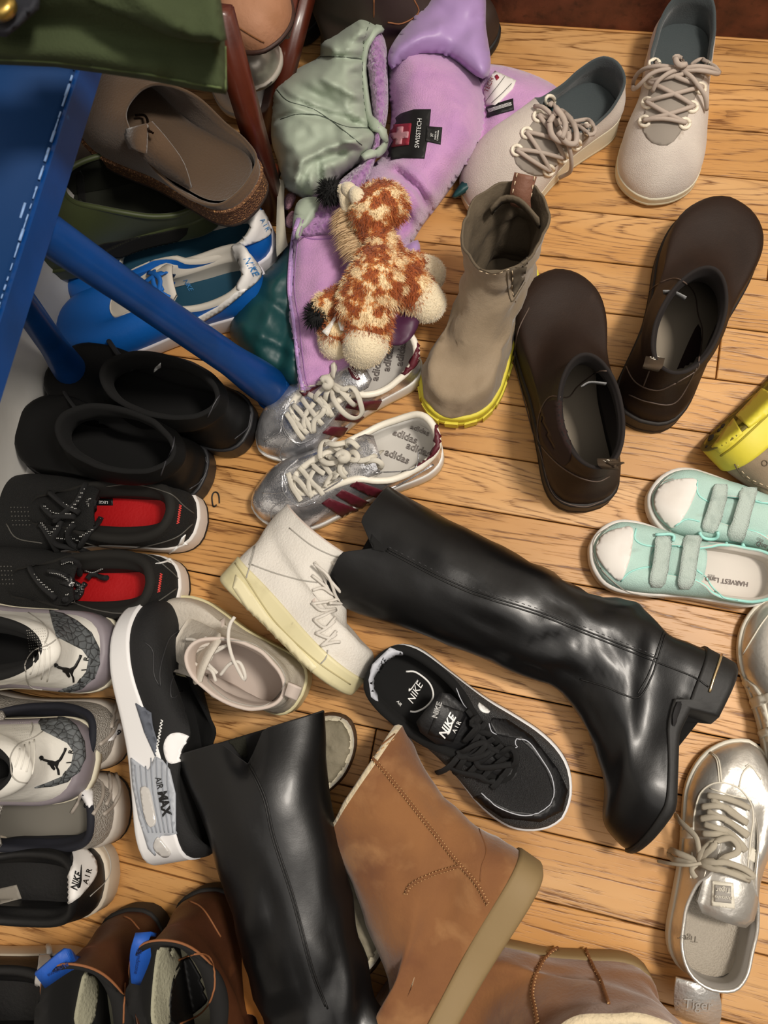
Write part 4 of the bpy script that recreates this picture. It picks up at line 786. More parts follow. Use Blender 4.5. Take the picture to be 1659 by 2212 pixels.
cord(h1, 'lace', [(*d4((1410, 340))[0], .07), (*d4((1470, 380))[0], .075), (*d4((1525, 490))[0], .07), (*d4((1510, 560))[0], .06), (*d4((1440, 500))[0], .08), (*d4((1350, 390))[0], .09)], WCORD, .0019, label=None); cord(h1, 'lace', [(*d4((1300, 350))[0], .09), (*d4((1390, 430))[0], .09), (*d4((1440, 560))[0], .07), (*d4((1480, 600))[0], .06), (*d4((1400, 600))[0], .08)], WCORD, .0017)
h2 = hitop('white high top sneaker standing, loose laces, beside the black shoe on its side', (668, 1500, 0), (335, 1335, 0), -1, 0, HTG)
h2.tongue(HTG, [(.72, .062), (.6, .078), (.5, .10), (.44, .122), (.40, .128)], .024, .030, arch=.3)
slab(h2, 'heel_tab', [[d4((1110, 1180, .118))[0], d4((1135, 1100, .124))[0]], [d4((1185, 1215, .112))[0], d4((1218, 1135, .118))[0]]], .004, HTL, True)
for l in ([(700, 830), (900, 860), (1040, 960), (1110, 1070), (1090, 1160), (1000, 1250), (900, 1260), (750, 1220), (630, 1120), (620, 1060)],): dline(h2, 'collar_seam', d4(*l), HSEAM, .0007)
for L_ in ([(790, 690, .125), (760, 740, .128), (750, 830, .128), (770, 930, .125), (800, 1000, .122), (850, 1090, .115), (855, 1050, .118), (820, 980, .120), (760, 990, .118), (700, 1060, .112)],
    [(700, 850, .112), (600, 870, .108), (520, 900, .10), (500, 960, .10), (560, 1000, .104), (640, 1030, .108), (670, 1100, .105)], [(720, 880, .114), (640, 900, .112), (600, 960, .108), (680, 1050, .106)],
    [(600, 820, .10), (650, 860, .108), (640, 950, .108), (600, 980, .104), (590, 930, .104), (650, 920, .112), (740, 870, .115)], [(480, 830, .085), (540, 840, .092), (600, 900, .10)], [(500, 950, .088), (560, 900, .098), (640, 860, .108)], [(640, 1150, .10), (650, 1190, .10), (720, 1215, .10)], [(560, 1040, .09), (600, 950, .10), (620, 860, .104)]):
    cord(h2, 'lace', [(*d4((x, y))[0], z) for x, y, z in L_], WCORD, .0019)
# ---------------------------------------------------------------- black and white air cushioned shoe lying on its side
am = Shoe('running_shoe', 'black running shoe lying on its side, ribbed grey and white midsole showing', 'shoe', (345, 1868, .056), (287, 1368, .052), -1, .11, None, roll=1.42, L=.285)
AMG = mat('grey_ribbed_foam', 'AEB3BB', .5, bump=[('noise', 30, .1)]); AMB = mat('black_suede_upper', '111112', .8, bump=[('noise', 500, .3)]); GRO = mat('rib_groove', '8A8F97', .6); BUB = mat('clear_air_window', 'C9C6C2', .12, coat=.6, spec=.8); SLG = mat('slate_panel', '5B606B', .7)
am.sole(WMID, .050, .026, lip=.02, toe=1.05, spring=.010, inset=.9)
am.low(AMB, BLKL, LOWK, kt=.04, kh=.55, bulge=.07)
e7l = lambda *p: e7(*p)
drape(am, 'ribbed_panel', e7((410, 540), (560, 650), (620, 530), (680, 560), (740, 640), (790, 850), (790, 1190), (740, 1200), (670, 1200), (600, 1300), (620, 1370), (560, 1310), (480, 1050), (430, 780)), AMG, .0004, .0016, 7)
for k in range(7): dline(am, 'rib', e7((440 + k * 46, 600 + (k % 3) * 6 - (60 if k > 2 else 0)), (455 + k * 44, 760), (490 + k * 42, 960), (560 + k * 34, 1180)), GRO, .0007)
drape(am, 'air_window', smooth_poly(e7((500, 790), (550, 790), (580, 860), (620, 1060), (610, 1120), (570, 1125), (530, 1040), (498, 860)), 24), BUB, .0016, .0014, 5); drape(am, 'air_window', smooth_poly(e7((640, 1215), (690, 1270), (750, 1350), (700, 1378), (640, 1345), (605, 1290)), 20), BUB, .0016, .0014, 5)
dtext(am, 'side_lettering', 'AIR', *e7((650, 755))[0], 19, 78, BLKS, off=.0036, bold=.01, sx=.9); dtext(am, 'side_lettering', 'MAX', *e7((693, 928))[0], 26, 78, BLKS, off=.0036, bold=.05, sx=.95)
drape(am, 'grey_panel', d2((1060, 1005), (1180, 1080), (1190, 1180), (1225, 1300), (1215, 1420), (1130, 1230)), SLG, .0006, .0012, 6)
drape(am, 'white_tick', smooth_poly(d2((1290, 1420), (1280, 1320), (1320, 1250), (1400, 1235), (1480, 1270), (1522, 1305), (1450, 1320), (1410, 1390), (1420, 1450), (1330, 1478)), 30), WMID, .0005, .0014, 6)
z = []; 
for k in range(22): z.append((1262 - k * 2.2 + (9 if k % 2 else -9), 1135 + k * 13))
dline(am, 'zigzag_stitching', d2(*z), WPR, .0006, n=60)
for l in ([(1400, 440), (1320, 500), (1270, 640), (1245, 760), (1250, 880)], [(1120, 525), (1190, 600), (1200, 780), (1240, 870)], [(1420, 910), (1340, 970), (1330, 860), (1370, 760)]): dline(am, 'welt', d2(*l), mat('charcoal_welt', '2C2C2E', .5), .0007)
# ---------------------------------------------------------------- black runners with red insoles
UAB = mat('black_knit', '080807', .85, bump=[('cell', 900, .6)]); RED = mat('red_insole', 'B0060C', .6, bump=[('noise', 300, .2)]); WMS = mat('white_chunky_midsole', 'E4DFDA', .5); REDT = mat('coral_thread', 'E04A45', .6); GPIP = mat('grey_piping', '55534E', .5)
def ua(label, heel, toe, side):
    s = Shoe('running_shoe', label, 'shoe', heel, toe, side, .108, 'pair of black runners with red insoles')
    s.sole(WMS, .034, .022, lip=.01, spring=.006, inset=.93, out=BLKS)
    K = [(0, .04, 0, .080), (.05, .07, .22, .078), (.11, .15, .34, .072), (.18, .28, .37, .066), (.24, .40, .33, .066), (.285, .46, .27, .070), (.33, .53, .21, .068), (.40, .62, .16, .06), (.46, .68, .12, .054), (.5, .70, 0, .052)]
    s.low(UAB, mat('black_padded_lining', '15130F', .85), K, kt=.032, ins=RED, th=.012, heelb=0, collar=None)
    s.tongue(UAB, [(.74, .052), (.6, .064), (.5, .076), (.42, .086), (.36, .088)], .020, .028); return s
a1 = ua('black runner with red insole next to the padded snow boots', (452, 1130, 0), (-25, 1118, 0), -1); a2 = ua('black runner with red insole next to the white and grey basketball shoes', (413, 1276, 0), (-66, 1268, 0), 1)
for s, cx_, cy_ in ((a1, 1395, 255), (a2, 1245, 790)):
    dline(s, 'zigzag_stitching', g6(*[(cx_ + 10 - k * .8 * 1.6 + (10 if k % 2 else -10), cy_ - 72 + k * 9) for k in range(17)]), REDT, .0006, n=60)
for s, l in ((a1, [(640, 470), (800, 510), (1000, 525), (1200, 490), (1380, 430), (1500, 330)]), (a1, [(830, 40), (1000, 22), (1150, 40), (1330, 100), (1430, 190), (1510, 250)]), (a2, [(560, 560), (650, 525), (850, 520), (1050, 545), (1200, 600), (1330, 700), (1385, 755)]), (a2, [(560, 940), (700, 990), (900, 1025), (1100, 1010), (1250, 920), (1370, 835)]), (a1, [(50, 330), (130, 440), (330, 480)])): dline(s, 'piping', g6(*l), GPIP, .0008)
def ualogo(s, x, y, k, ang):
    a = math.radians(ang); f = lambda *p: [(x + k * (u * math.cos(a) - v * math.sin(a)), y + k * (u * math.sin(a) + v * math.cos(a))) for u, v in p]
    drape(s, 'side_emblem', f((-1, .9), (-.6, .7), (.2, .1), (.6, -.6), (1, -.9), (.75, -.2), (1.2, .1), (.5, .1), (-.2, .6)), WPR, .0006, .0008, 2.5)
ualogo(a1, *g6((1370, 490))[0], 22, -5); ualogo(a2, *g6((1280, 612))[0], 16, 20)
FLK = mat('white_fleck', 'D8D8D4', .6)
def flecks(s, P, r=.0034):
    for l in P:
        cords(s, 'lace', [[.008] + g6(*l)], BLACE, r, ends=1)
        C = crv(g6(*l), 60); A = Acc()
        for i in range(3, 57, 6):
            for o in (-1.6, 1.6):
                q = [surf(s, C[j][0] + o, C[j][1]) for j in (i, i + 1)]
                if all(q): A.add(tube([h[0] + Vector((0, 0, 1)) * .0122 for h in q], .0006, 4))
        if A.v: s.part('lace_fleck', A.v, A.f, FLK, kind='stuff')
flecks(a1, [[(430, 120), (560, 200), (660, 240)], [(700, 60), (640, 180), (560, 240), (480, 300)], [(380, 200), (460, 260), (620, 270)], [(360, 330), (430, 420), (460, 500)], [(500, 350), (440, 440), (620, 470)], [(800, 130), (720, 170), (760, 240)], [(620, 320), (560, 420), (700, 500)], [(820, 290), (770, 380), (640, 460)]])
flecks(a2, [[(280, 700), (360, 790), (480, 890)], [(520, 660), (600, 640), (660, 720)], [(430, 720), (520, 740), (600, 800)], [(840, 690), (760, 720), (690, 700)], [(700, 800), (640, 860), (540, 900)], [(620, 800), (680, 850), (600, 960)]])
for s, p, a in ((a1, (810, 162), 183), (a2, (560, 790), 115)): drape(s, 'tongue_label', g6((p[0] - 70, p[1] - 28), (p[0] + 70, p[1] - 28), (p[0] + 70, p[1] + 26), (p[0] - 70, p[1] + 26)) if s is a1 else g6((540, 720), (600, 790), (560, 830), (470, 800)), BLKS, .0006, .001, 5); dtext(s, 'tongue_print', 'LEGE' if s is a1 else 'LEG', *g6(p)[0], 9, a, WPR, off=.003)
for s, o in ((a1, (150, 270)), (a2, (20, 730))):
    A = Acc()
    for i in range(6):
        for j in range(5):
            h = surf(s, *g6((o[0] + (i - 2.5) * 26 + j * 4, o[1] + (j - 2) * 34))[0])
            if h: A.add(tube([h[0] - h[1] * .0005, h[0] + h[1] * .0003], .0009, 6))
    s.part('perforations', A.v, A.f, GPIP, kind='stuff')
# ---------------------------------------------------------------- grey suede-textured retro runners under the basketball shoes
NBM = mat('silver_mesh', 'A9A49C', .5, .2, bump=[('cell', 500, .8)]); NBG = mat('taupe_grey_synthetic', 'A39A90', .45); NVY = mat('navy_padded_lining', '12141F', .8); NBI = mat('olive_grey_insole', '77736A', .8); NBS = mat('warm_grey_midsole', 'B9B0A5', .5)
def nb(label, heel, toe, side):
    s = Shoe('running_shoe', label, 'shoe', heel, toe, side, .104, 'pair of silver grey running shoes')
    s.sole(NBS, .036, .022, flare=1.05, out=mat('black_outsole', '161616', .6), inset=.93)
    s.low(NBM, NVY, LOWK, ins=NBI, th=.009, kt=.03, wr=.001, wrs=30); s.tongue(NBM, [(.72, .05), (.6, .062), (.5, .074), (.40, .086)], .02, .026); return s
n1 = nb('silver grey running shoe wedged between the two basketball shoes', (284, 1586, 0), (-190, 1560, 0), 1); n2 = nb('silver grey running shoe below the lower basketball shoe, heel logo showing', (282, 1742, 0), (-185, 1770, 0), -1)
for s, q in ((n2, [[(700, 1560), (790, 1640), (790, 1750), (720, 1875)], [(560, 1860), (620, 1760), (650, 1640)]]), (n2, [[(830, 1440), (900, 1560), (930, 1680), (880, 1800), (800, 1875)], [(760, 1440), (840, 1540), (860, 1700), (820, 1800)]]), (n1, [[(860, 900), (900, 1000), (880, 1120), (860, 1200)], [(770, 1330), (860, 1250), (920, 1140)]])):
    for l in q: dline(s, 'welt', d2(*l), NBG, .0022)
drape(n2, 'heel_badge', d2((660, 1600), (720, 1700), (720, 1800), (640, 1875), (560, 1875), (620, 1780), (640, 1680)), WMID, .0004, .001, 6); drape(n1, 'heel_badge', d2((880, 1200), (930, 1160), (960, 1200), (880, 1290), (840, 1300)), WMID, .0004, .001, 6)
dtext(n2, 'badge_lettering', '1', *d2((660, 1700))[0], 26, 20, NVY, off=.003, bold=.02); dtext(n2, 'badge_lettering', '3', *d2((680, 1810))[0], 24, 110, NVY, off=.003); dtext(n1, 'badge_lettering', '9', *d2((920, 1238))[0], 17, 30, NVY, off=.003, bold=.02)
# ---------------------------------------------------------------- white and grey basketball shoes with heel emblem
JW = mat('white_tumbled_leather', 'E6E3DA', .5, bump=[('noise', 200, .2)]); JC = mat('cracked_grey_print', '4A4D50', .6, bump=[('voro', 130, .9)]); JG = mat('mauve_grey_midsole', '847C82', .5); JY = mat('cream_outsole_edge', 'DDD6BF', .5); JBL = mat('black_inner', '070707', .9); JE = mat('emblem_black', '0B0B0B', .5)
vn = JC.node_tree; vb = vn.nodes['Principled BSDF']; tx = vn.nodes.new('ShaderNodeTexVoronoi'); tx.feature = 'DISTANCE_TO_EDGE'; tx.inputs['Scale'].default_value = 130; tcj = vn.nodes.new('ShaderNodeTexCoord'); vn.links.new(tcj.outputs['Object'], tx.inputs['Vector'])
rj = vn.nodes.new('ShaderNodeMapRange'); rj.inputs['From Max'].default_value = .10; vn.links.new(tx.outputs[0], rj.inputs[0]); mj = vn.nodes.new('ShaderNodeMix'); mj.data_type = 'RGBA'; vn.links.new(rj.outputs[0], mj.inputs[0]); mj.inputs[6].default_value = (.012, .012, .013, 1); mj.inputs[7].default_value = (*srgb('5C6062'), 1); vn.links.new(mj.outputs[2], vb.inputs['Base Color'])
def jord(label, heel, toe, side):
    s = Shoe('basketball_shoe', label, 'shoe', heel, toe, side, .112, 'pair of white and grey basketball shoes', L=.29)
    s.sole(JG, .042, .026, flare=1.08, out=JY, outh=.014, inset=.9, lip=.0)
    s.boot(JW, JBL, [('f', .045, .97, .86, .058, .040), ('f', .06, .93, .78, .072, .056), ('e', .36, .090, .037, .084, -.18), ('e', .32, .080, .035, .106, -.05), ('e', .325, .070, .034, .126, .08)], th=.010, wr=.0012, wrs=20); return s
j1 = jord('white basketball shoe with black leaping emblem on its heel, upper one of its pair', (262, 1412, .055), (-230, 1400, .055), -1); j2 = jord('white basketball shoe with black leaping emblem on its heel, lower one of its pair', (212, 1638, .055), (-280, 1625, .055), 1)
# leaping figure with outstretched arm and ball, drawn in units of the heel panel
def emblem(s, f):
    P = [((430, 700), (445, 712), (490, 725), (520, 728), (545, 735), (575, 718), (612, 655), (618, 628), (636, 632), (628, 655), (595, 720), (572, 745), (562, 775), (575, 800), (580, 838), (566, 838), (560, 800), (545, 770), (530, 760), (545, 790), (535, 803), (520, 790), (505, 765), (485, 755), (488, 742), (450, 728), (432, 718))]
    for p in P: drape(s, 'heel_emblem', f(*p), JE, .0006, .0008, 3)
    drape(s, 'heel_emblem', f(*[(434 + 14 * math.cos(a), 706 + 14 * math.sin(a)) for a in np.linspace(0, 6.28, 10)[:-1]]), JE, .0006, .0009, 3)
jt = lambda *p: d2(*[(x - 118, y + 726) for x, y in p])
for s, f in ((j1, d2), (j2, jt)):
    drape(s, 'cracked_heel_panel', f((385, 285), (470, 300), (600, 370), (710, 460), (770, 580), (780, 700), (740, 810), (640, 890), (520, 925), (385, 935), (480, 900), (600, 850), (670, 760), (690, 660), (640, 590), (520, 530), (440, 490), (410, 400)), JC, .0003, .0012, 7)
    emblem(s, f)
    for t, x, y, a in (('R', 668, 660, -82), ('I', 652, 743, -95), ('A', 622, 832, -120)): dtext(s, 'heel_lettering', t, *f((x, y))[0], 15, a, JE, off=.0028, bold=.03)
    for k in range(4): dline(s, 'raised_rib', f((270 + k * 38, 625 - k * 20 + 10 * (k == 0)), (262 + k * 42, 700), (235 + k * 44, 780 + k * 18)), JW, .0008, 0)
    for l in ([(200, 760), (200, 690), (260, 600), (380, 550), (450, 500)], [(200, 760), (210, 840), (260, 890), (330, 900)], [(220, 300), (330, 380), (375, 460), (350, 540)], [(0, 180), (200, 200), (380, 285)]): dline(s, 'seam', f(*l), HSEAM, .0007)
    A = Acc()
    for i in range(9):
        for j in range(9):
            x, y = 210 + i * 17 + j * 3, 440 + j * 20 - i * 2
            h = surf(s, *f((x, y))[0])
            if h and h[0].z > .06: A.add(tube([h[0] - h[1] * .0004, h[0] + h[1] * .0002], .0005, 5))
    if A.v: s.part('perforations', A.v, A.f, HSEAM, kind='stuff')
# ---------------------------------------------------------------- black low sneakers with white heel tabs
NKB = mat('black_smooth_leather', '0E0E0F', .5, bump=[('noise', 300, .15)]); NKM = mat('cream_cupsole', 'D3C6B2', .5); NKW = mat('white_heel_tab', 'E9E6E2', .5); GPAT = mat('grey_insole_label', '8D877D', .7)
def nk(label, heel, toe, side, grp, up=NKB, mid=NKM, lin=None, top=.082, ins=None):
    s = Shoe('sneaker', label, 'shoe', heel, toe, side, .108, grp, L=.29)
    s.sole(mid, .034, .026, flare=1.02, lip=.015, inset=.91, spring=.005)
    K = [(0, .015, 0, top + .006), (.05, .045, .22, top - .002), (.11, .13, .34, top - .014), (.18, .27, .36, .062), (.24, .38, .33, .066), (.285, .43, .27, .074), (.33, .51, .2, .072), (.40, .61, .15, .062), (.46, .68, .12, .054), (.5, .70, 0, .052)]
    s.low(up, lin or NKB, K, kt=.034, th=.010, bulge=.05, ins=ins); return s
k1_ = nk('black low sneaker with white heel tab and lettering at the left edge', (263, 1885, 0), (-240, 1885, 0), -1, 'pair of black low sneakers with white heel tabs'); k2_ = nk('black low sneaker partly under the blue tabbed boots at the bottom left corner', (222, 2125, 0), (-280, 2110, 0), 1, 'pair of black low sneakers with white heel tabs')
drape(k1_, 'heel_tab', smooth_poly(d3((470, 828), (550, 850), (640, 940), (660, 1010), (640, 1080), (540, 1200), (450, 1270), (390, 1280), (440, 1190), (480, 1060), (505, 930)), 34), NKW, .0006, .002, 6)
drape(k2_, 'heel_tab', smooth_poly(d3((275, 1600), (350, 1640), (340, 1800), (290, 1950), (200, 2075), (215, 1960), (250, 1800)), 24), NKW, .0006, .002, 6)
dtext(k1_, 'heel_lettering', 'NIKE', *d3((525, 1100))[0], 19, -76, JE, off=.0040, font_shear=.3, bold=.03, sx=.9); swoosh(k1_, 'heel_tick', d3((552, 1070))[0], -76, 52, JE, .0006, .45, off=.0032); dtext(k1_, 'heel_lettering', 'A I R', *d3((598, 1065))[0], 16, -72, JE, off=.0035, bold=.02)
dline(k1_, 'white_piping', d3((240, 685), (360, 710), (470, 780), (550, 860)), NKW, .0028, .001); dline(k2_, 'white_piping', d3((110, 1380), (220, 1440), (310, 1520), (350, 1600)), NKW, .003, .001); dline(k1_, 'sole_stitching', d3((420, 705), (560, 750), (700, 840), (760, 960), (740, 1080), (620, 1200)), HSEAM, .0006)
drape(k1_, 'insole_label', d3((-60, 1160), (115, 1120), (150, 1215), (-60, 1270)), GPAT, .0004, .0008, 6)
# ---------------------------------------------------------------- blue and white sneakers
BLU = mat('blue_leather', '0F5FB4', .45, bump=[('noise', 200, .15)]); BMID = mat('white_blue_midsole', 'D8D3D6', .5); BLIN2 = mat('ivory_textile_lining', 'C9C3B8', .8); BINS = mat('teal_insole', '0C3F55', .7); BLB = mat('light_blue_print', '3F86C4', .6); BLCE = mat('blue_lace', '0E63B8', .7)
def bn(label, heel, toe, side):
    s = nk(label, heel, toe, side, 'pair of blue and white sneakers', BLU, BMID, BLIN2, .084, BINS); return s
q1 = bn('blue and white sneaker in front, its toe under the blue bench leg', (590, 632, 0), (168, 735, 0), 1); q2 = bn('blue and white sneaker behind its mate, only the heel showing', (605, 532, 0), (215, 640, 0), -1)
drape(q1, 'heel_tab', smooth_poly(c4((1265, 310), (1300, 315), (1360, 390), (1415, 470), (1400, 510), (1340, 560), (1290, 572), (1310, 460), (1275, 380)), 26), NKW, .0006, .002, 6); drape(q2, 'heel_tab', smooth_poly(c4((1360, 65), (1400, 90), (1460, 180), (1470, 240), (1450, 275), (1370, 310), (1300, 320), (1350, 220), (1340, 130)), 26), NKW, .0006, .002, 6)
drape(q1, 'side_tick', c4((1420, 480), (1300, 600), (1200, 680), (1080, 750), (1040, 735), (1180, 660), (1290, 575), (1340, 560)), NKW, .0005, .0014, 6)
dtext(q1, 'heel_lettering', 'NIKE', *c4((1360, 440))[0], 20, 62, BLB, off=.0035, font_shear=.3); dtext(q1, 'heel_lettering', 'A I R', *c4((1388, 468))[0], 10, 62, BLB, off=.0035); dtext(q2, 'heel_lettering', 'NIKE', *c4((1408, 190))[0], 22, -80, BLB, off=.0035, font_shear=.3); dtext(q2, 'heel_lettering', 'A I R', *c4((1435, 215))[0], 14, 62, BLB, off=.0035)
q1.tongue(mat('ivory_tongue', 'CFC8BC', .7), [(.72, .05), (.6, .064), (.5, .076), (.44, .082), (.36, .09)], .02, .028); dtext(q1, 'tongue_print', 'NIKE', *c4((1020, 540))[0], 14, 60, BLB, off=.003, font_shear=.3)
cords(q1, 'lace', [[.006] + c4((800, 540), (880, 500), (940, 480)), [.006] + c4((850, 480), (860, 560), (930, 610)), [.008] + c4((820, 490), (900, 520), (880, 600), (920, 620)), [.006] + c4((810, 560), (870, 580), (900, 560))], BLCE, .0034, .006, .5)
cords(q1, 'pink_loop', [[.004] + c4((1170, 830), (1210, 830), (1230, 860), (1200, 850))], mat('pink_cord', 'C9A4B8', .7), .0012, ends=1)
# ---------------------------------------------------------------- silver lace ups with woven tongue labels
TSV = mat('soft_silver_leather', 'CFCBC3', .38, .7, bump=[('noise', 120, .35), ('noise', 25, .5)]); TSD = mat('grey_satin_lining', 'A5A099', .6); TSI = mat('beige_perforated_insole', 'A89F91', .7, bump=[('cell', 600, .5)]); TST = mat('off_white_stripe', 'DAD4C4', .5); TLC = mat('grey_beige_lace', 'B5AC9A', .85, bump=[('wave', 1200, .4)])
def tig(label, heel, toe, side):
    s = Shoe('sneaker', label, 'shoe', heel, toe, side, .094, 'pair of silver lace up sneakers')
    s.sole(TST, .020, .014, lip=.02, toe=.88, inset=.95, spring=.004)
    K = [(0, .02, 0, .062), (.05, .05, .24, .060), (.11, .14, .36, .052), (.18, .28, .37, .048), (.24, .38, .32, .052), (.285, .43, .25, .058), (.33, .51, .21, .060), (.40, .63, .18, .052), (.46, .71, .13, .044), (.5, .73, 0, .042)]
    s.low(TSV, TSD, K, kt=.026, ins=TSI, wr=.0016, wrs=24, collar=TSV, cr=.0018); s.tongue(TSV, [(.76, .044), (.6, .054), (.48, .062), (.38, .066), (.28, .062)], .022, .028); return s
g1_ = tig('silver lace up sneaker at the lower right, toe up, tied with grey beige laces', (1496, 2098, 0), (1602, 1594, 0), 1); g2_ = tig('silver sneaker with white stripes cut off by the right edge of the photo', (1735, 1800, 0), (1662, 1292, 0), -1)
T4 = lambda *l: g4(*l)
for l in ([(540, 1235), (600, 1290), (620, 1460)], [(555, 1230), (615, 1290), (638, 1460)], [(860, 1330), (800, 1390), (770, 1500)], [(940, 1440), (860, 1330), (820, 1340)], [(420, 1850), (430, 1700), (480, 1540), (600, 1465), (760, 1500), (860, 1620), (880, 1750), (860, 1900), (830, 2200)], [(410, 2000), (400, 2200)], [(550, 1510), (700, 1560), (830, 1590)]): dline(g1_, 'seam', T4(*l), TST, .0008)
LS = [[(540, 1570), (680, 1590), (840, 1665)], [(500, 1660), (640, 1650), (820, 1775)], [(570, 1600), (700, 1700), (820, 1780)], [(490, 1750), (640, 1740), (820, 1880)], [(540, 1690), (700, 1780), (830, 1870)], [(520, 1790), (700, 1860), (810, 1990)], [(510, 1860), (680, 1880), (800, 1990)], [.008, (480, 2080), (560, 1960), (620, 1900)], [.010, (300, 1700), (400, 1790), (500, 1890), (510, 2000), (480, 2070)],
      [.012, (480, 2080), (380, 2020), (300, 1990), (310, 2050), (400, 2090), (480, 2085)], [.012, (490, 2080), (620, 1950), (700, 1900), (740, 2000), (640, 2060), (500, 2090)], [.012, (490, 2090), (600, 2130), (740, 2180), (830, 2210)], [.008, (480, 2090), (450, 2150), (460, 2212)], [.012, (490, 2080), (620, 2080), (760, 2120), (830, 2190), (700, 2140)]]
cords(g1_, 'lace', [([l[0]] if isinstance(l[0], float) else []) + T4(*(l[1:] if isinstance(l[0], float) else l)) for l in LS], TLC, .0032, .005, .45)
cord(g1_, 'lace_end', [(*T4((150, 2070))[0], .03), (*T4((260, 2090))[0], .055), (*T4((380, 2100))[0], .07), (*T4((480, 2085))[0], .072)], TLC, .0017)
drape(g1_, 'side_stripe', T4((325, 1835), (420, 1810), (425, 1890), (330, 1900)), TST, .0004, .001, 5); drape(g1_, 'side_stripe', T4((870, 1960), (910, 2000), (885, 2080), (835, 2050)), TST, .0004, .001, 5)
drape(g1_, 'tongue_label', d8((1375, 1430), (1480, 1440), (1485, 1570), (1370, 1555)), TST, .0006, .0012, 6); drape(g1_, 'label_field', d8((1388, 1450), (1468, 1458), (1470, 1545), (1385, 1535)), mat('grey_label_field', '9A958E', .7), .002, .0006, 6)
dtext(g1_, 'label_lettering', 'Tiger', *d8((1430, 1478))[0], 15, 183, TST, off=.004); dtext(g1_, 'label_lettering', 'Onitsuka', *d8((1430, 1515))[0], 11, 183, TST, off=.004)
dtext(g1_, 'insole_print', 'Tiger', *d8((1250, 1725))[0], 20, 185, mat('insole_mark', '857C70', .8))
slab(g1_, 'heel_flap', [[d8((1190, 1930, .062))[0], d8((1180, 2010, .058))[0], d8((1185, 2100, .045))[0], d8((1240, 2150, .035))[0]], [d8((1405, 1990, .062))[0], d8((1420, 2060, .055))[0], d8((1418, 2140, .04))[0], d8((1400, 2190, .03))[0]]], .003, mat('pale_silver_flap', 'D8D6D2', .35, .6, bump=[('noise', 250, .5)]), True)
dtext(g1_, 'flap_lettering', 'Tiger', *d8((1300, 2062))[0], 30, 5, mat('embossed_mark', 'B9B6B1', .5), off=.0034)
for pts in ([(770, 600), (800, 640), (900, 720), (960, 800), (985, 900), (1010, 1000), (1020, 1150), (990, 1150), (960, 950), (900, 790), (790, 690)], [(805, 850), (900, 800), (1040, 760), (1040, 830), (920, 880), (825, 920)], [(880, 1110), (940, 1060), (1030, 1020), (1030, 1080), (900, 1150)]): drape(g2_, 'side_stripe', T4(*pts), TST, .0005, .0012, 6)
for l in ([(800, 480), (860, 380), (940, 250), (1000, 170)], [(830, 920), (880, 1060), (960, 1300), (1000, 1420)]): dline(g2_, 'seam', T4(*l), TST, .0007)
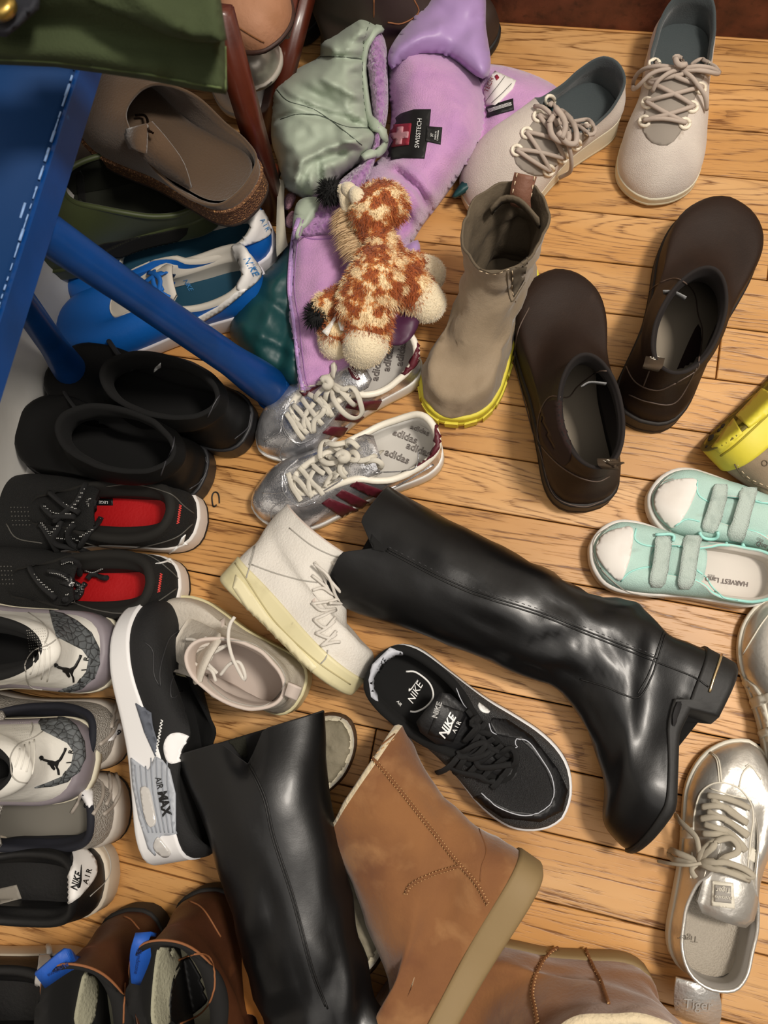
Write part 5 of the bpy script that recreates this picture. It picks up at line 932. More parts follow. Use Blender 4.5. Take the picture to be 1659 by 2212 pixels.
# ---------------------------------------------------------------- soft goods
def seg_d(p, a, b):
    ax, ay = a; bx, by = b; dx, dy = bx - ax, by - ay; l = dx * dx + dy * dy
    t = 0 if l == 0 else max(0, min(1, ((p[0] - ax) * dx + (p[1] - ay) * dy) / l)); return math.hypot(p[0] - ax - t * dx, p[1] - ay - t * dy)
def cloth(s, name, outline, z0, h, m, folds=(), step=9, edge=40, nz_=(0, 30), zf=None, base=None, smooth=True, th=None, hit=True, label=None, seed=0, dirn=None):
    """padded cloth: outline in pixels at height z0, swelling to z0+h away from its edge; folds = [(polyline, width px, height)]"""
    poly = smooth_poly(outline, max(24, int(sum(math.dist(outline[i], outline[i - 1]) for i in range(len(outline))) / 14))) if smooth else outline
    pts = []
    for i, a in enumerate(poly):
        b = poly[(i + 1) % len(poly)]; k = max(1, int(math.dist(a, b) / (step * .9)))
        for j in range(k): pts.append((a[0] + (b[0] - a[0]) * j / k, a[1] + (b[1] - a[1]) * j / k))
    nb = len(pts); B = np.array(pts); xs, ys = B[:, 0], B[:, 1]; y = ys.min(); r = 0
    while y < ys.max():
        x = xs.min() + step / 2 * (r % 2)
        while x < xs.max():
            if inside(pts[:nb], x, y) and np.min(np.hypot(xs - x, ys - y)) > step * .5: pts.append((x, y))
            x += step
        y += step * .87; r += 1
    rv = delaunay_2d_cdt([Vector(p) for p in pts], [(i, (i + 1) % nb) for i in range(nb)], [list(range(nb))], 1, .01); v2 = rv[0]; fc = [list(f) for f in rv[2]]
    top = []; bot = []; TN = np.roll(B, -1, 0) - np.roll(B, 1, 0); TN /= np.maximum(np.linalg.norm(TN, axis=1, keepdims=True), 1e-6); NI = np.column_stack([-TN[:, 1], TN[:, 0]])
    if not inside(pts[:nb], *(B[0] + NI[0] * 2)) : NI = -NI
    for q in v2:
        d = float(np.min(np.hypot(xs - q.x, ys - q.y))); t = min(1, d / edge); z = z0 + h * math.sqrt(max(0, 1 - (1 - t) ** 2))
        zb = z0 if base is None else base
        if zf: dz = zf(q.x, q.y); z += dz; zb += dz
        for pl, w, a in folds:
            dd = min(seg_d((q.x, q.y), pl[i], pl[i + 1]) for i in range(len(pl) - 1)) if abs(q.x - pl[0][0]) < 900 else 1e9
            if dd < 3 * w: z += a * math.exp(-(dd / w) ** 2) * min(1, .25 + d / (edge * .5))
        if nz_[0]:
            X_, Y_ = q.x, q.y
            if dirn is not None: c_, s_ = math.cos(dirn), math.sin(dirn); X_, Y_ = (q.x * c_ + q.y * s_) * .25, (-q.x * s_ + q.y * c_)
            z += nz_[0] * (noise.noise(Vector((X_ / nz_[1], Y_ / nz_[1], seed))) + .5 * noise.noise(Vector((X_ * 2.1 / nz_[1], Y_ * 2.1 / nz_[1], seed + 5)))) * min(1, .2 + d / edge)
        z = max(z, .002); top.append(at(q.x, q.y, z)); ib = int(np.argmin(np.hypot(xs - q.x, ys - q.y))); sh_ = NI[ib] * (5 if d < 1 else 0); bot.append(at(q.x + sh_[0], q.y + sh_[1], max(0.0006, (z - th) if th else min(zb, z - .002))))
    n = len(top); fc = [f if (v2[f[1]] - v2[f[0]]).cross(v2[f[2]] - v2[f[0]]) < 0 else f[::-1] for f in fc]
    ed = {}
    for f in fc:
        for i in range(len(f)): ed[(f[i], f[(i + 1) % len(f)])] = 1
    fs = [tuple(f) for f in fc] + [tuple(i + n for i in f[::-1]) for f in fc] + [(b, a, a + n, b + n) for (a, b) in ed if (b, a) not in ed]
    return s.part(name, top + bot, fs, m, True, hit, None, label)
LILAC = mat('lilac_fleece', 'C795C4', .9, bump=[('noise', 520, .6), ('noise', 60, .2)], sheen=.5, var=(30, 'B383B8', .4, .75)); LILT = mat('lilac_taffeta', 'A98BBF', .45, bump=[('noise', 30, .3)], sheen=.2)
SHER = mat('lilac_sherpa', 'A97FAE', .95, bump=[('cell', 210, 1.0), ('noise', 160, 1.0)], sheen=.5, var=(130, '8A5C94', .45, .7)); SAGE = mat('sage_nylon', 'A9B5A3', .5, bump=[('noise', 26, .25), ('noise', 300, .08)], sheen=.1, spec=.4); TEAL = mat('teal_nylon', '0E4042', .5, bump=[('noise', 26, .4)]); ZIP = mat('lilac_zip_teeth', 'C9A0D6', .4)
BLB2 = mat('black_label', '0C0C0D', .6); LRED = mat('label_red', '8C1A30', .6); LPINK = mat('label_cross', 'C08A92', .6); TAGW = mat('white_fabric_tag', 'E8E4DE', .7); PLUM = mat('plum_taffeta', '4A2440', .5, bump=[('noise', 20, .5)]); STRAPC = mat('cream_webbing', 'CFC8B4', .8, bump=[('wave', 500, .5)])
jk = Thing('jacket', 'lilac fleece lined child jacket turned inside out with sage hood', 'jacket', at(800, 400, 0))
# outer shell showing round the lining
cloth(jk, 'outer_shell', [(628, 520), (600, 560), (560, 600), (520, 655), (497, 700), (505, 745), (550, 795), (600, 822), (648, 845), (672, 800), (670, 640), (660, 530)], .012, .05, TEAL, [([(600, 600), (560, 740)], 16, .008), ([(640, 640), (600, 800)], 14, -.008), ([(520, 700), (640, 760)], 12, .006), ([(560, 640), (650, 700)], 10, -.006)], nz_=(.006, 50), base=.002)
cloth(jk, 'outer_shell', [(975, 425), (1040, 340), (1110, 285), (1180, 215), (1205, 205), (1200, 240), (1120, 330), (1050, 385), (1000, 420)], .030, .010, TEAL, edge=14, base=.001)
cloth(jk, 'shell_facing', [(620, 640), (640, 560), (655, 620), (650, 700), (635, 690), (622, 680)], .045, .012, SAGE, edge=12, base=.01)
# sleeve and body lining
cloth(jk, 'back_lining', [(840, 110), (880, 50), (925, 5), (950, -28), (1040, -28), (1050, 60), (1060, 140), (1040, 170), (960, 120), (880, 130), (845, 150)], .075, .03, LILT, [([(860, 100), (950, 60)], 16, .008), ([(960, 110), (1030, 40)], 18, -.006)], nz_=(.004, 60), base=.003)
cloth(jk, 'sleeve_lining', [(1035, 150), (1075, 140), (1150, 160), (1205, 190), (1205, 215), (1165, 245), (1120, 290), (1060, 335), (1010, 360), (990, 330), (1020, 240)], .010, .052, LILAC, [([(1030, 340), (1050, 250), (1045, 170)], 14, -.014), ([(1180, 200), (1090, 300)], 20, .004)], nz_=(.003, 60), base=.003)
cloth(jk, 'body_lining', [(838, 110), (850, 85), (900, 70), (955, 80), (1010, 120), (1045, 190), (1050, 260), (1035, 320), (1000, 370), (950, 440), (905, 500), (880, 560), (905, 600), (903, 680), (850, 740), (780, 700), (720, 640), (735, 560), (770, 500), (800, 450), (780, 400), (800, 360), (830, 330), (845, 250), (835, 180)],
    .012, .088, LILAC, [([(905, 480), (880, 440), (870, 425)], 7, .012), ([(800, 400), (850, 392), (885, 415), (905, 450)], 9, .012), ([(820, 425), (860, 432), (880, 460), (870, 500)], 6, -.016), ([(930, 460), (905, 410), (860, 370)], 9, -.012), ([(905, 500), (875, 510), (840, 540)], 8, .012), ([(850, 350), (900, 380), (940, 430)], 10, .006), ([(895, 530), (870, 560)], 7, -.014), ([(1000, 140), (900, 90)], 20, -.006), ([(860, 560), (890, 640)], 14, -.010)], nz_=(.003, 70), base=.002, edge=75, step=8)
cloth(jk, 'plum_pocket', [(800, 690), (860, 640), (900, 640), (905, 700), (870, 745), (810, 735)], .085, .006, PLUM, nz_=(.004, 30), edge=16, base=.05)
cloth(jk, 'satin_cuff', [(868, 545), (905, 520), (905, 600), (900, 640), (872, 600)], .075, .012, LILT, nz_=(.003, 20), edge=14, base=.05)
# front panel with the zip
cloth(jk, 'front_panel', [(640, 470), (700, 450), (745, 470), (765, 560), (775, 660), (800, 740), (770, 790), (710, 825), (655, 850), (640, 830), (635, 760), (624, 700), (622, 640), (628, 560)], .040, .038, LILAC, [([(745, 520), (740, 640), (760, 700)], 9, -.010), ([(700, 540), (690, 660)], 26, .006), ([(640, 760), (720, 800)], 14, -.005)], nz_=(.003, 60), base=.012, edge=30)
cloth(jk, 'sherpa_collar', [(637, 500), (640, 455), (665, 425), (705, 430), (745, 400), (770, 430), (760, 500), (700, 508), (660, 512)], .074, .016, SHER, nz_=(.005, 8), edge=20, base=.05, step=6)
cloth(jk, 'sherpa_collar', [(800, 60), (822, 60), (836, 110), (838, 170), (838, 240), (826, 300), (808, 355), (785, 410), (750, 440), (700, 450), (690, 430), (740, 385), (790, 340), (805, 300), (800, 200), (790, 120)], .060, .034, SHER, nz_=(.006, 8), edge=22, base=.01, step=6)
# hood
cloth(jk, 'hood', [(745, 45), (768, 20), (800, 26), (828, 55), (820, 80), (796, 120), (792, 190), (800, 250), (818, 285), (812, 315), (780, 352), (735, 385), (700, 420), (672, 432), (640, 422), (612, 402), (600, 350), (586, 300), (588, 230), (592, 190), (640, 150), (690, 122), (692, 92), (720, 70)],
    .030, .090, SAGE, [([(640, 120), (780, 128)], 7, -.010), ([(600, 190), (620, 210), (690, 240), (800, 275)], 8, -.012), ([(590, 260), (640, 245), (700, 255), (800, 278)], 6, -.008), ([(640, 400), (650, 350), (700, 320), (780, 300)], 10, .012), ([(690, 410), (690, 350), (740, 330)], 9, -.010), ([(740, 300), (790, 320)], 7, .008), ([(650, 190), (720, 225), (770, 270)], 14, -.010), ([(700, 170), (790, 220)], 12, .010), ([(720, 90), (720, 125)], 10, .008), ([(760, 200), (800, 210)], 6, .007), ([(765, 160), (798, 170)], 6, -.006), ([(770, 240), (800, 240)], 5, -.007)] + [([(788 + (k % 3), 60 + k * 16), (768 - (k % 4) * 6, 56 + k * 17)], 3.5, (-.005, .004)[k % 2]) for k in range(15)] + [([(640 + k * 16, 420 - k * 4), (640 + k * 15, 385 - k * 6)], 4, (.004, -.004)[k % 2]) for k in range(6)], nz_=(.008, 48), edge=55, base=.004, step=6)
dline(jk, 'hood_binding', [(826, 50), (812, 75), (797, 110), (793, 160), (795, 210), (806, 255), (822, 290), (818, 320), (790, 350)], SAGE, .0075, .003, flat=.6); dline(jk, 'hood_seam', g2((800, 455), (1000, 440), (1230, 460)), mat('dark_sage_thread', '4C564C', .7), .0006); dline(jk, 'hood_seam', g2((600, 930), (740, 890), (900, 900), (1100, 985), (1290, 1000)), mat('dark_sage_thread', '4C564C', .7), .0006); dline(jk, 'hood_seam', g2((570, 700), (660, 790), (850, 850), (1030, 970), (1230, 1130)), mat('dark_sage_thread', '4C564C', .7), .0006)
dline(jk, 'binding_stitching', [(800, 45), (786, 90), (783, 160), (786, 220), (796, 265), (808, 290)], mat('dark_sage_thread', '4C564C', .7), .0005, dash=1)
cloth(jk, 'collar_facing', [(640, 440), (668, 425), (692, 432), (680, 470), (655, 500), (645, 520), (632, 500)], .088, .012, SAGE, nz_=(.004, 20), edge=12, base=.06)
# zipper: tape, teeth
ZP = g1((180, 310), (140, 450), (115, 650), (100, 900), (115, 1060), (140, 1200), (160, 1400), (190, 1659)) + [(652, 832), (654, 850)]
dline(jk, 'zipper_tape', [(x + 3, y) for x, y in ZP], LILT, .0034, .001, flat=.4)
C = crv(ZP, 130); A = Acc()
for i in range(1, 129):
    h = surf(jk, C[i][0], C[i][1])
    if h is None: continue
    t = C[i + 1] - C[i - 1]; t /= np.linalg.norm(t); a = at(C[i][0] - t[1] * 3.5, C[i][1] + t[0] * 3.5, h[0].z + .004); b = at(C[i][0] + t[1] * 3.5, C[i][1] - t[0] * 3.5, h[0].z + .004); A.add(tube([a, b], .0011, 6))
jk.part('zipper_teeth', A.v, A.f, ZIP, kind='stuff')
dline(jk, 'topstitching', [(x + 12, y) for x, y in ZP[:-1]], mat('lilac_thread', 'A074AC', .7), .0006); dline(jk, 'panel_seam', g1((200, 460), (330, 485), (470, 480), (600, 470)), mat('lilac_thread', 'A074AC', .7), .0008)
# labels
drape(jk, 'brand_label', smooth_poly([(827, 350), (835, 300), (850, 262), (875, 242), (931, 237), (926, 290), (916, 343), (870, 342)], 26) if 0 else [(827, 352), (835, 300), (850, 262), (868, 246), (895, 238), (931, 238), (926, 290), (917, 343), (870, 342), (845, 346)], BLB2, .0006, .0012, 8)
drape(jk, 'label_emblem', c2((797, 590), (893, 583), (880, 683), (785, 697)), LRED, .002, .0006, 6); drape(jk, 'label_cross', c2((828, 600), (855, 598), (852, 625), (880, 622), (877, 650), (850, 652), (846, 680), (820, 683), (823, 655), (795, 658), (798, 630), (826, 627)), LPINK, .003, .0006, 5)
dtext(jk, 'label_lettering', 'SWISSTECH', *c2((927, 630))[0], 13, -84, WPR, off=.0034, sx=.95)
drape(jk, 'size_label', c2((965, 600), (1038, 605), (1030, 683), (960, 668)), BLB2, .0008, .0012, 5); dtext(jk, 'label_lettering', '3T', *c2((990, 640))[0], 8, -84, WPR, off=.0034); dtext(jk, 'label_lettering', 'MADE IN', *c2((1006, 642))[0], 4.5, -84, WPR, off=.0034); dtext(jk, 'label_lettering', 'CAMBODIA', *c2((1017, 642))[0], 4.5, -84, WPR, off=.0034)
drape(jk, 'name_tag', c2((1235, 420), (1285, 340), (1385, 385), (1370, 420), (1290, 500), (1248, 495)), TAGW, .0008, .001, 6); dtext(jk, 'tag_lettering', 'TECH', *c2((1262, 402))[0], 13, -66, LRED, off=.0032); drape(jk, 'tag_mark', c2((1285, 362), (1296, 355), (1306, 368), (1294, 380)), LRED, .0022, .0004, 3)
for l in ([(1250, 480), (1330, 370)], [(1275, 490), (1365, 400)]): dline(jk, 'tag_rule', c2(*l), GPIP, .0004, .0022, n=12)
drape(jk, 'care_label', c2((1248, 508), (1372, 470), (1376, 520), (1250, 555)), BLB2, .003, .0016, 6)
for k in range(9): dtext(jk, 'care_lettering', 'IIII', *c2((1262 + k * 12, 522 - k * 3.6))[0], 8, 74, WPR, off=.006)
# strap and pink trim by the hood
slab(jk, 'webbing_strap', [[(600, 385, .06), (598, 450, .055), (596, 520, .05), (598, 555, .045)], [(614, 390, .06), (613, 450, .055), (618, 510, .05), (622, 530, .045)]], .0025, STRAPC)
for p in ([(616, 425), (630, 415), (640, 425), (628, 450), (616, 452)], [(618, 470), (632, 455), (640, 470), (630, 492), (618, 488)]): cloth(jk, 'speckled_trim', p, .045, .012, mat('pink_terry', 'B78B98', .9, bump=[('cell', 400, .8)]), edge=6, base=.02)
# ---------------------------------------------------------------- plush giraffe
gs = Thing('plush_giraffe', 'plush giraffe with orange patches lying on its side on the lilac jacket', 'toy', at(810, 600, .07))
def blob(bm, c, r, ax=None, sq=(1, 1, 1)):
    m = Matrix.Translation(c)
    if ax is not None: m = m @ Vector(ax).to_track_quat('X', 'Z').to_matrix().to_4x4()
    m = m @ Matrix.Diagonal((r * sq[0], r * sq[1], r * sq[2], 1)); bmesh.ops.create_icosphere(bm, subdivisions=3, radius=1, matrix=m)
def chain(bm, P, R, n=10):
    C = crv([at(*p) for p in P], n); 
    for i, c in enumerate(C): blob(bm, c, float(np.interp(i / (n - 1), np.linspace(0, 1, len(R)), R)))
def remesh(s, name, bm, vox, m, sm=6, hit=True, disp=0.0):
    me = bpy.data.meshes.new('t'); bm.to_mesh(me); bm.free(); o = bpy.data.objects.new('t', me); COL.objects.link(o)
    r = o.modifiers.new('r', 'REMESH'); r.mode = 'VOXEL'; r.voxel_size = vox; q = o.modifiers.new('s', 'SMOOTH'); q.iterations = sm; q.factor = .6
    dg = bpy.context.evaluated_depsgraph_get(); dg.update(); e = o.evaluated_get(dg).to_mesh(); V = [tuple(v.co) for v in e.vertices]; Fs = [tuple(p.vertices) for p in e.polygons]; Nn = [tuple(v.normal) for v in e.vertices]
    bpy.data.objects.remove(o); p = s.part(name, V, Fs, m, True, hit); return p, V, Fs, Nn
q = lambda x, y, z: (600 + x * .2411, 400 + y * .2411, z)
def giraffe_mat(name):
    m = bpy.data.materials.new(name); m.use_nodes = True; nt = m.node_tree; b = nt.nodes['Principled BSDF']; b.inputs['Roughness'].default_value = .75; b.inputs['Sheen Weight'].default_value = .3
    tc = nt.nodes.new('ShaderNodeTexCoord'); n1 = nt.nodes.new('ShaderNodeTexNoise'); n1.inputs['Scale'].default_value = 64; n1.inputs['Detail'].default_value = 1; n2 = nt.nodes.new('ShaderNodeTexNoise'); n2.inputs['Scale'].default_value = 420
    for n in (n1, n2): nt.links.new(tc.outputs['Object'], n.inputs['Vector'])
    ad = nt.nodes.new('ShaderNodeMath'); ad.operation = 'MULTIPLY_ADD'; ad.inputs[1].default_value = .28; nt.links.new(n2.outputs['Fac'], ad.inputs[0]); nt.links.new(n1.outputs['Fac'], ad.inputs[2])
    r = nt.nodes.new('ShaderNodeValToRGB'); e = r.color_ramp.elements; e[0].position = .555; e[0].color = (*srgb('F0D8AC'), 1); e[1].position = .665; e[1].color = (*srgb('A2501A'), 1); k = e.new(.61); k.color = (*srgb('D08A42'), 1)
    nt.links.new(ad.outputs[0], r.inputs[0]); nt.links.new(r.outputs[0], b.inputs['Base Color']); return m
GIR = giraffe_mat('giraffe_patched_fur'); CRM = mat('cream_plush', 'E9D9B8', .9, bump=[('noise', 400, .7)], sheen=.5); BYA = mat('black_yarn', '0A0A0A', .9); MAN = mat('beige_mane', 'D3B58C', .8)
bm = bmesh.new()
blob(bm, at(*q(930, 190, .125)), .0285, sq=(1.1, 1, .9)); blob(bm, at(*q(850, 270, .125)), .026); chain(bm, [q(860, 300, .122), q(880, 440, .12), q(930, 560, .12), (q(940, 640, .12))], [.021, .0175, .019, .024]); chain(bm, [q(930, 700, .12), q(900, 860, .125), q(830, 980, .12), q(760, 1080, .118)], [.025, .034, .035, .030], 8)
chain(bm, [q(780, 1080, .12), q(830, 1200, .115), q(800, 1350, .105)], [.026, .0245, .026]); chain(bm, [q(1000, 830, .115), q(1150, 880, .105), q(1230, 970, .095)], [.024, .022, .025]); chain(bm, [q(1050, 720, .095), q(1180, 730, .085), q(1250, 760, .08)], [.018, .017, .018]); chain(bm, [q(700, 1150, .095), q(600, 1260, .09), q(545, 1330, .088)], [.024, .022, .022])
chain(bm, [q(620, 1020, .105), q(540, 1040, .105), q(430, 1090, .105)], [.018, .016, .016])
_, GV, GF, GN = remesh(gs, 'body', bm, .0022, GIR)
def soft(name, P, R, m, n=6, vox=.002):
    bm = bmesh.new(); chain(bm, P, R, n); return remesh(gs, name, bm, vox, m)
HV = [soft('hoof', [q(790, 1420, .105), q(768, 1458, .10)], [.0265, .0245], CRM), soft('hoof', [q(1300, 1020, .092), q(1335, 1062, .088)], [.024, .023], CRM), soft('hoof', [q(1300, 770, .075), q(1345, 800, .072)], [.020, .022], CRM), soft('hoof', [q(530, 1370, .085), q(520, 1410, .083)], [.022, .021], CRM), soft('muzzle', [q(985, 140, .118), q(1000, 200, .12)], [.020, .019], CRM)]
soft('ear', [q(690, 60, .14), q(720, 120, .142), q(750, 180, .138)], [.007, .0105, .007], CRM); soft('ear', [q(620, 30, .125), q(650, 60, .13), q(660, 90, .13)], [.008, .010, .007], CRM)
soft('horn', [q(560, 55, .12), q(600, 60, .122), q(620, 170, .122), q(640, 230, .12)], [.008, .009, .009, .008], CRM, 9)
soft('horn_tuft', [q(480, 50, .12), q(470, 70, .118)], [.012, .012], BYA); soft('tail_tuft', [q(385, 1120, .108), q(350, 1180, .105)], [.010, .012], BYA)
def strands(name, roots, m, ln, w, lay, jit=.5):
    V = []; Fq = []
    for p, n in roots:
        p = np.array(p); n = np.array(n); d = n * (1 - jit * .5) + lay + rng.normal(0, jit * .4, 3); d /= np.linalg.norm(d); L = ln * rng.uniform(.6, 1.3); sd = np.cross(d, rng.normal(0, 1, 3)); sd /= np.linalg.norm(sd); c = np.array([0, 0, -.25]) * L
        k = len(V); V += [p - sd * w, p + sd * w, p + d * L * .55 + sd * w * .8, p + d * L * .55 - sd * w * .8, p + d * L + c]; Fq += [(k, k + 1, k + 2, k + 3), (k + 3, k + 2, k + 4)]
    return gs.part(name, V, Fq, m, True, False, kind='stuff')
def roots(V, Fs, N, cnt):
    out = []; idx = rng.integers(0, len(Fs), cnt)
    for i in idx:
        f = Fs[i]; w = rng.dirichlet(np.ones(len(f))); p = sum(np.array(V[f[k]]) * w[k] for k in range(len(f))); n = np.array(N[f[0]])
        if n[2] > -.35: out.append((p, n))
    return out
strands('fur', roots(GV, GF, GN, 26000), GIR, .0062, .00028, np.array([.15, -.45, -.1]), .55)
for v_, f_, n_ in (h[1:] for h in HV): strands('hoof_pile', roots(v_, f_, n_, 1500), CRM, .0022, .0002, np.array([0, -.2, 0]), .7)
MP = crv([at(*q(640, 200, .122)), at(*q(640, 300, .122)), at(*q(690, 450, .12)), at(*q(760, 600, .12))], 700)
strands('mane', [(p + rng.normal(0, .0018, 3), np.array([-.9, -.35, .1])) for p in MP], MAN, .022, .0005, np.array([-.6, -.5, -.2]), .35)
for c in (q(470, 60, .12), q(355, 1170, .106)): 
    c = np.array(at(*c)); rr = rng.normal(0, 1, (500, 3)); rr /= np.linalg.norm(rr, axis=1, keepdims=True); strands('yarn_tuft', [(c + r * .010, r) for r in rr], BYA, .010, .0006, np.zeros(3), .2)
slab(gs, 'sewn_tag', [[(*q(525, 1130, 0)[:2], .115), (*q(470, 1230, 0)[:2], .112), (*q(395, 1310, 0)[:2], .110)], [(*q(560, 1140, 0)[:2], .115), (*q(500, 1240, 0)[:2], .112), (*q(450, 1355, 0)[:2], .108)]], .0008, TAGW); slab(gs, 'sewn_tag', [[(*q(530, 1160, 0)[:2], .116), (*q(540, 1230, 0)[:2], .118), (*q(560, 1300, 0)[:2], .116)], [(*q(590, 1150, 0)[:2], .116), (*q(600, 1240, 0)[:2], .118), (*q(640, 1315, 0)[:2], .114)]], .0008, TAGW)
# ---------------------------------------------------------------- blue painted bench
BPT = mat('blue_gloss_paint', '053E80', .4, bump=[('noise', 14, .25), ('noise', 90, .1)], var=(12, '043368', .4, .7), coat=.1, spec=.22, wear=(70, '2E74B8', .72, .85)); BWR = mat('worn_paint_edge', '7FA0D0', .5, bump=[('noise', 200, .4)])
bn_ = Thing('bench', 'blue gloss painted bench with splayed round legs by the white wall', 'bench', (-.45, .3, 0))
A0 = at(158, 160, .44); xe = A0.x
def leg(p, q_, r):
    C = crv([p, tuple((Vector(p) * .5 + Vector(q_) * .5)), q_], 24); R = [r * 1.35, r * 1.35, r * 1.05, r * 1.0, r * .95, r * .9, r * .92, r * .95]; v, f = tube(C, R, 20); bn_.part('leg', v, f, BPT)
    a = Vector(q_); d = (a - Vector(p)).normalized(); v, f = tube([Vector(p) + d * .012, Vector(p) + d * .016, Vector(p) + d * .020], [r * 1.5, r * 1.55, r * 1.5], 20); bn_.part('turned_ring', v, f, BPT)
BPS = mat('shaded_worn_paint', '04305F', .62, bump=[('noise', 14, .25)], spec=.15, wear=(60, '1C5590', .7, .85))  # seat paint: coat's shade put into a darker blue, with scattered wear
leg((-.299, .292, .012), (-.385, .262, .42), .0175); leg((-.575, .268, .012), (-.452, .272, .42), .015); leg((-.30, .86, .012), (-.385, .80, .42), .0175); leg((-.565, .86, .012), (-.452, .80, .42), .015)
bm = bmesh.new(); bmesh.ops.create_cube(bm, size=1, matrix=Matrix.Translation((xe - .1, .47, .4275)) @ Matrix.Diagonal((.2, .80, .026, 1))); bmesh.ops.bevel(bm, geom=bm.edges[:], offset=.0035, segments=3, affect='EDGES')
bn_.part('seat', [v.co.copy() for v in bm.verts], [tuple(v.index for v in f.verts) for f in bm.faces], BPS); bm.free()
v, f = box((xe + .0012, .47, .4262), (.0016, 0, 0), (0, .397, 0), (0, 0, .0118)); bn_.part('lit_side_strip', v, f, BPT, False)  # thin added strip in the lighter leg paint, paints the seat side as lit
A = Acc()
for k in range(60):
    y = .10 + k * .0078 + random.uniform(0, .003); A.add(tube([(xe - .0008, y, .4396), (xe - .0006, y + random.uniform(.003, .010), .4397)], random.uniform(.0004, .0011), 5))
bn_.part('worn_edge', A.v, A.f, BWR, kind='stuff')
for x, y, z, l in ((-.371, .25, .4405, .012), (-.375, .18, .4405, .008)): v, f = tube([(x, y, z - .0006), (x, y + l, z - .0004)], .0012, 6); bn_.part('paint_chip', v, f, BWR)
# ---------------------------------------------------------------- olive coat hanging into the frame
OLV = mat('olive_wool', '3F4830', .95, bump=[('noise', 500, .3)], var=(8, '343C26', .35, .7), spec=.2); NAVS = mat('navy_strap', '14161F', .8); BRS = mat('brass_button', 'A98C4A', .35, .9)
ct = Thing('coat', 'olive coat hem hanging over the blue bench at the top left', 'coat', at(200, 100, .5))
cloth(ct, 'hem', [(-60, -60), (200, -60), (470, -60), (478, 20), (486, 90), (492, 190), (488, 204), (440, 197), (380, 186), (310, 172), (230, 160), (120, 145), (0, 140), (-60, 138)], .50, .02, OLV, [([(0, 110), (200, 120), (330, 150)], 34, .005), ([(0, 60), (150, 50), (300, 90), (480, 110)], 30, -.005)], step=16, edge=24, zf=lambda x, y: max(0, (160 - y)) * .00025 , smooth=False, base=.494)
cloth(ct, 'upper_layer', [(100, -60), (470, -60), (480, 20), (490, 86), (470, 92), (420, 90), (360, 76), (300, 52), (240, 30), (170, 0)], .545, .018, OLV, [([(280, -20), (380, 50)], 24, .008)], step=14, edge=20, smooth=False, base=.535)
cloth(ct, 'strap', [(-40, -40), (90, -40), (85, 20), (40, 60), (14, 80), (-40, 76)], .565, .008, NAVS, step=12, edge=12, smooth=False, base=.55)
A_ = crv([at(-55, 130, .515), at(-50, 40, .515), at(-40, -50, .515), at(200, -55, .515), at(460, -55, .515)], 17); R_ = []
for k in range(12):
    t = k / 11; e = np.array([[-.60 + .18 * i / 16, .42 + .10 * math.sin(i / 16 * 3.1), 1.30] for i in range(17)]); w_ = .012 * math.sin(t * 3.1)
    R_.append(A_ * (1 - t) + e * t + np.array([[w_ * math.sin(i * 1.7), w_ * math.cos(i * 1.3), 0] for i in range(17)]))
R_ = np.array(R_); nn_ = grid_normals(R_, False); v = list(R_.reshape(-1, 3)) + list((R_ + nn_ * .006).reshape(-1, 3)); n_ = 12 * 17
ct.part('body', v, grid_faces(12, 17, False) + grid_faces(12, 17, False, n_, True) + [(k * 17, (k + 1) * 17, n_ + (k + 1) * 17, n_ + k * 17) for k in range(11)] + [(k * 17 + 16, (k + 1) * 17 + 16, n_ + (k + 1) * 17 + 16, n_ + k * 17 + 16) for k in range(11)], OLV)
dline(ct, 'hem_stitching', [(0, 128), (120, 134), (230, 148), (320, 160), (400, 176), (478, 190)], mat('olive_thread', '55633A', .8), .0006)
dline(ct, 'hem_stitching', [(486, 100), (487, 150), (486, 196)], mat('olive_thread', '55633A', .8), .0006)
c = at(8, 22, .578); v, f = tube([c, c + Vector((0, 0, .004)), c + Vector((0, 0, .006))], [.008, .0085, .005], 20); ct.part('button', v, f, BRS)
# ---------------------------------------------------------------- mahogany shoe rack
RKM = mat('mahogany_stain', '5A2412', .38, bump=[('noise', 40, .2)], var=(20, '46190C', .4, .7), coat=.2)
rk = Thing('shoe_rack', 'mahogany stained wooden shoe rack behind the sage jacket hood', 'rack', at(560, 450, 0))
def beam(p, q_, w, t, m=RKM, s=rk, name='post'):
    p, q_ = Vector(p), Vector(q_); d = (q_ - p); L = d.length; d.normalize(); sd = d.cross(Vector((0, 0, 1)) if abs(d.z) < .95 else Vector((0, 1, 0))).normalized(); u = sd.cross(d)
    bm = bmesh.new(); bmesh.ops.create_cube(bm, size=1, matrix=Matrix.Translation((p + q_) / 2) @ Matrix((d, sd, u)).transposed().to_4x4() @ Matrix.Diagonal((L, w, t, 1))); bmesh.ops.bevel(bm, geom=bm.edges[:], offset=.002, segments=2, affect='EDGES')
    o = s.part(name, [v.co.copy() for v in bm.verts], [tuple(v.index for v in f.verts) for f in bm.faces], m); bm.free(); return o
P1 = at(600, 470, .005); P2 = at(472, 20, .30); P3 = at(545, 330, .0); P4 = at(640, 20, .16)
beam(P1, P2, .026, .020); beam(at(575, 300, .005), at(655, -20, .14), .03, .02)
beam((P1.x - .20, P1.y, .005), (P2.x - .20, P2.y, .30), .026, .020)
sh = at(500, 60, .19); beam((P2.x - .30, sh.y + .05, .178), (P2.x + .02, sh.y + .05, .178), .09, .012, name='shelf_board'); beam((P1.x - .26, P1.y + .02, .062), (P1.x + .01, P1.y + .02, .062), .03, .02, name='rail')
v, f = tube([at(580, 346, .075), at(580, 346, .075) + Vector((.004, -.002, .001))], [.0042, .003], 12); rk.part('screw', v, f, mat('bright_screw', 'D0CCC4', .2, 1.0))
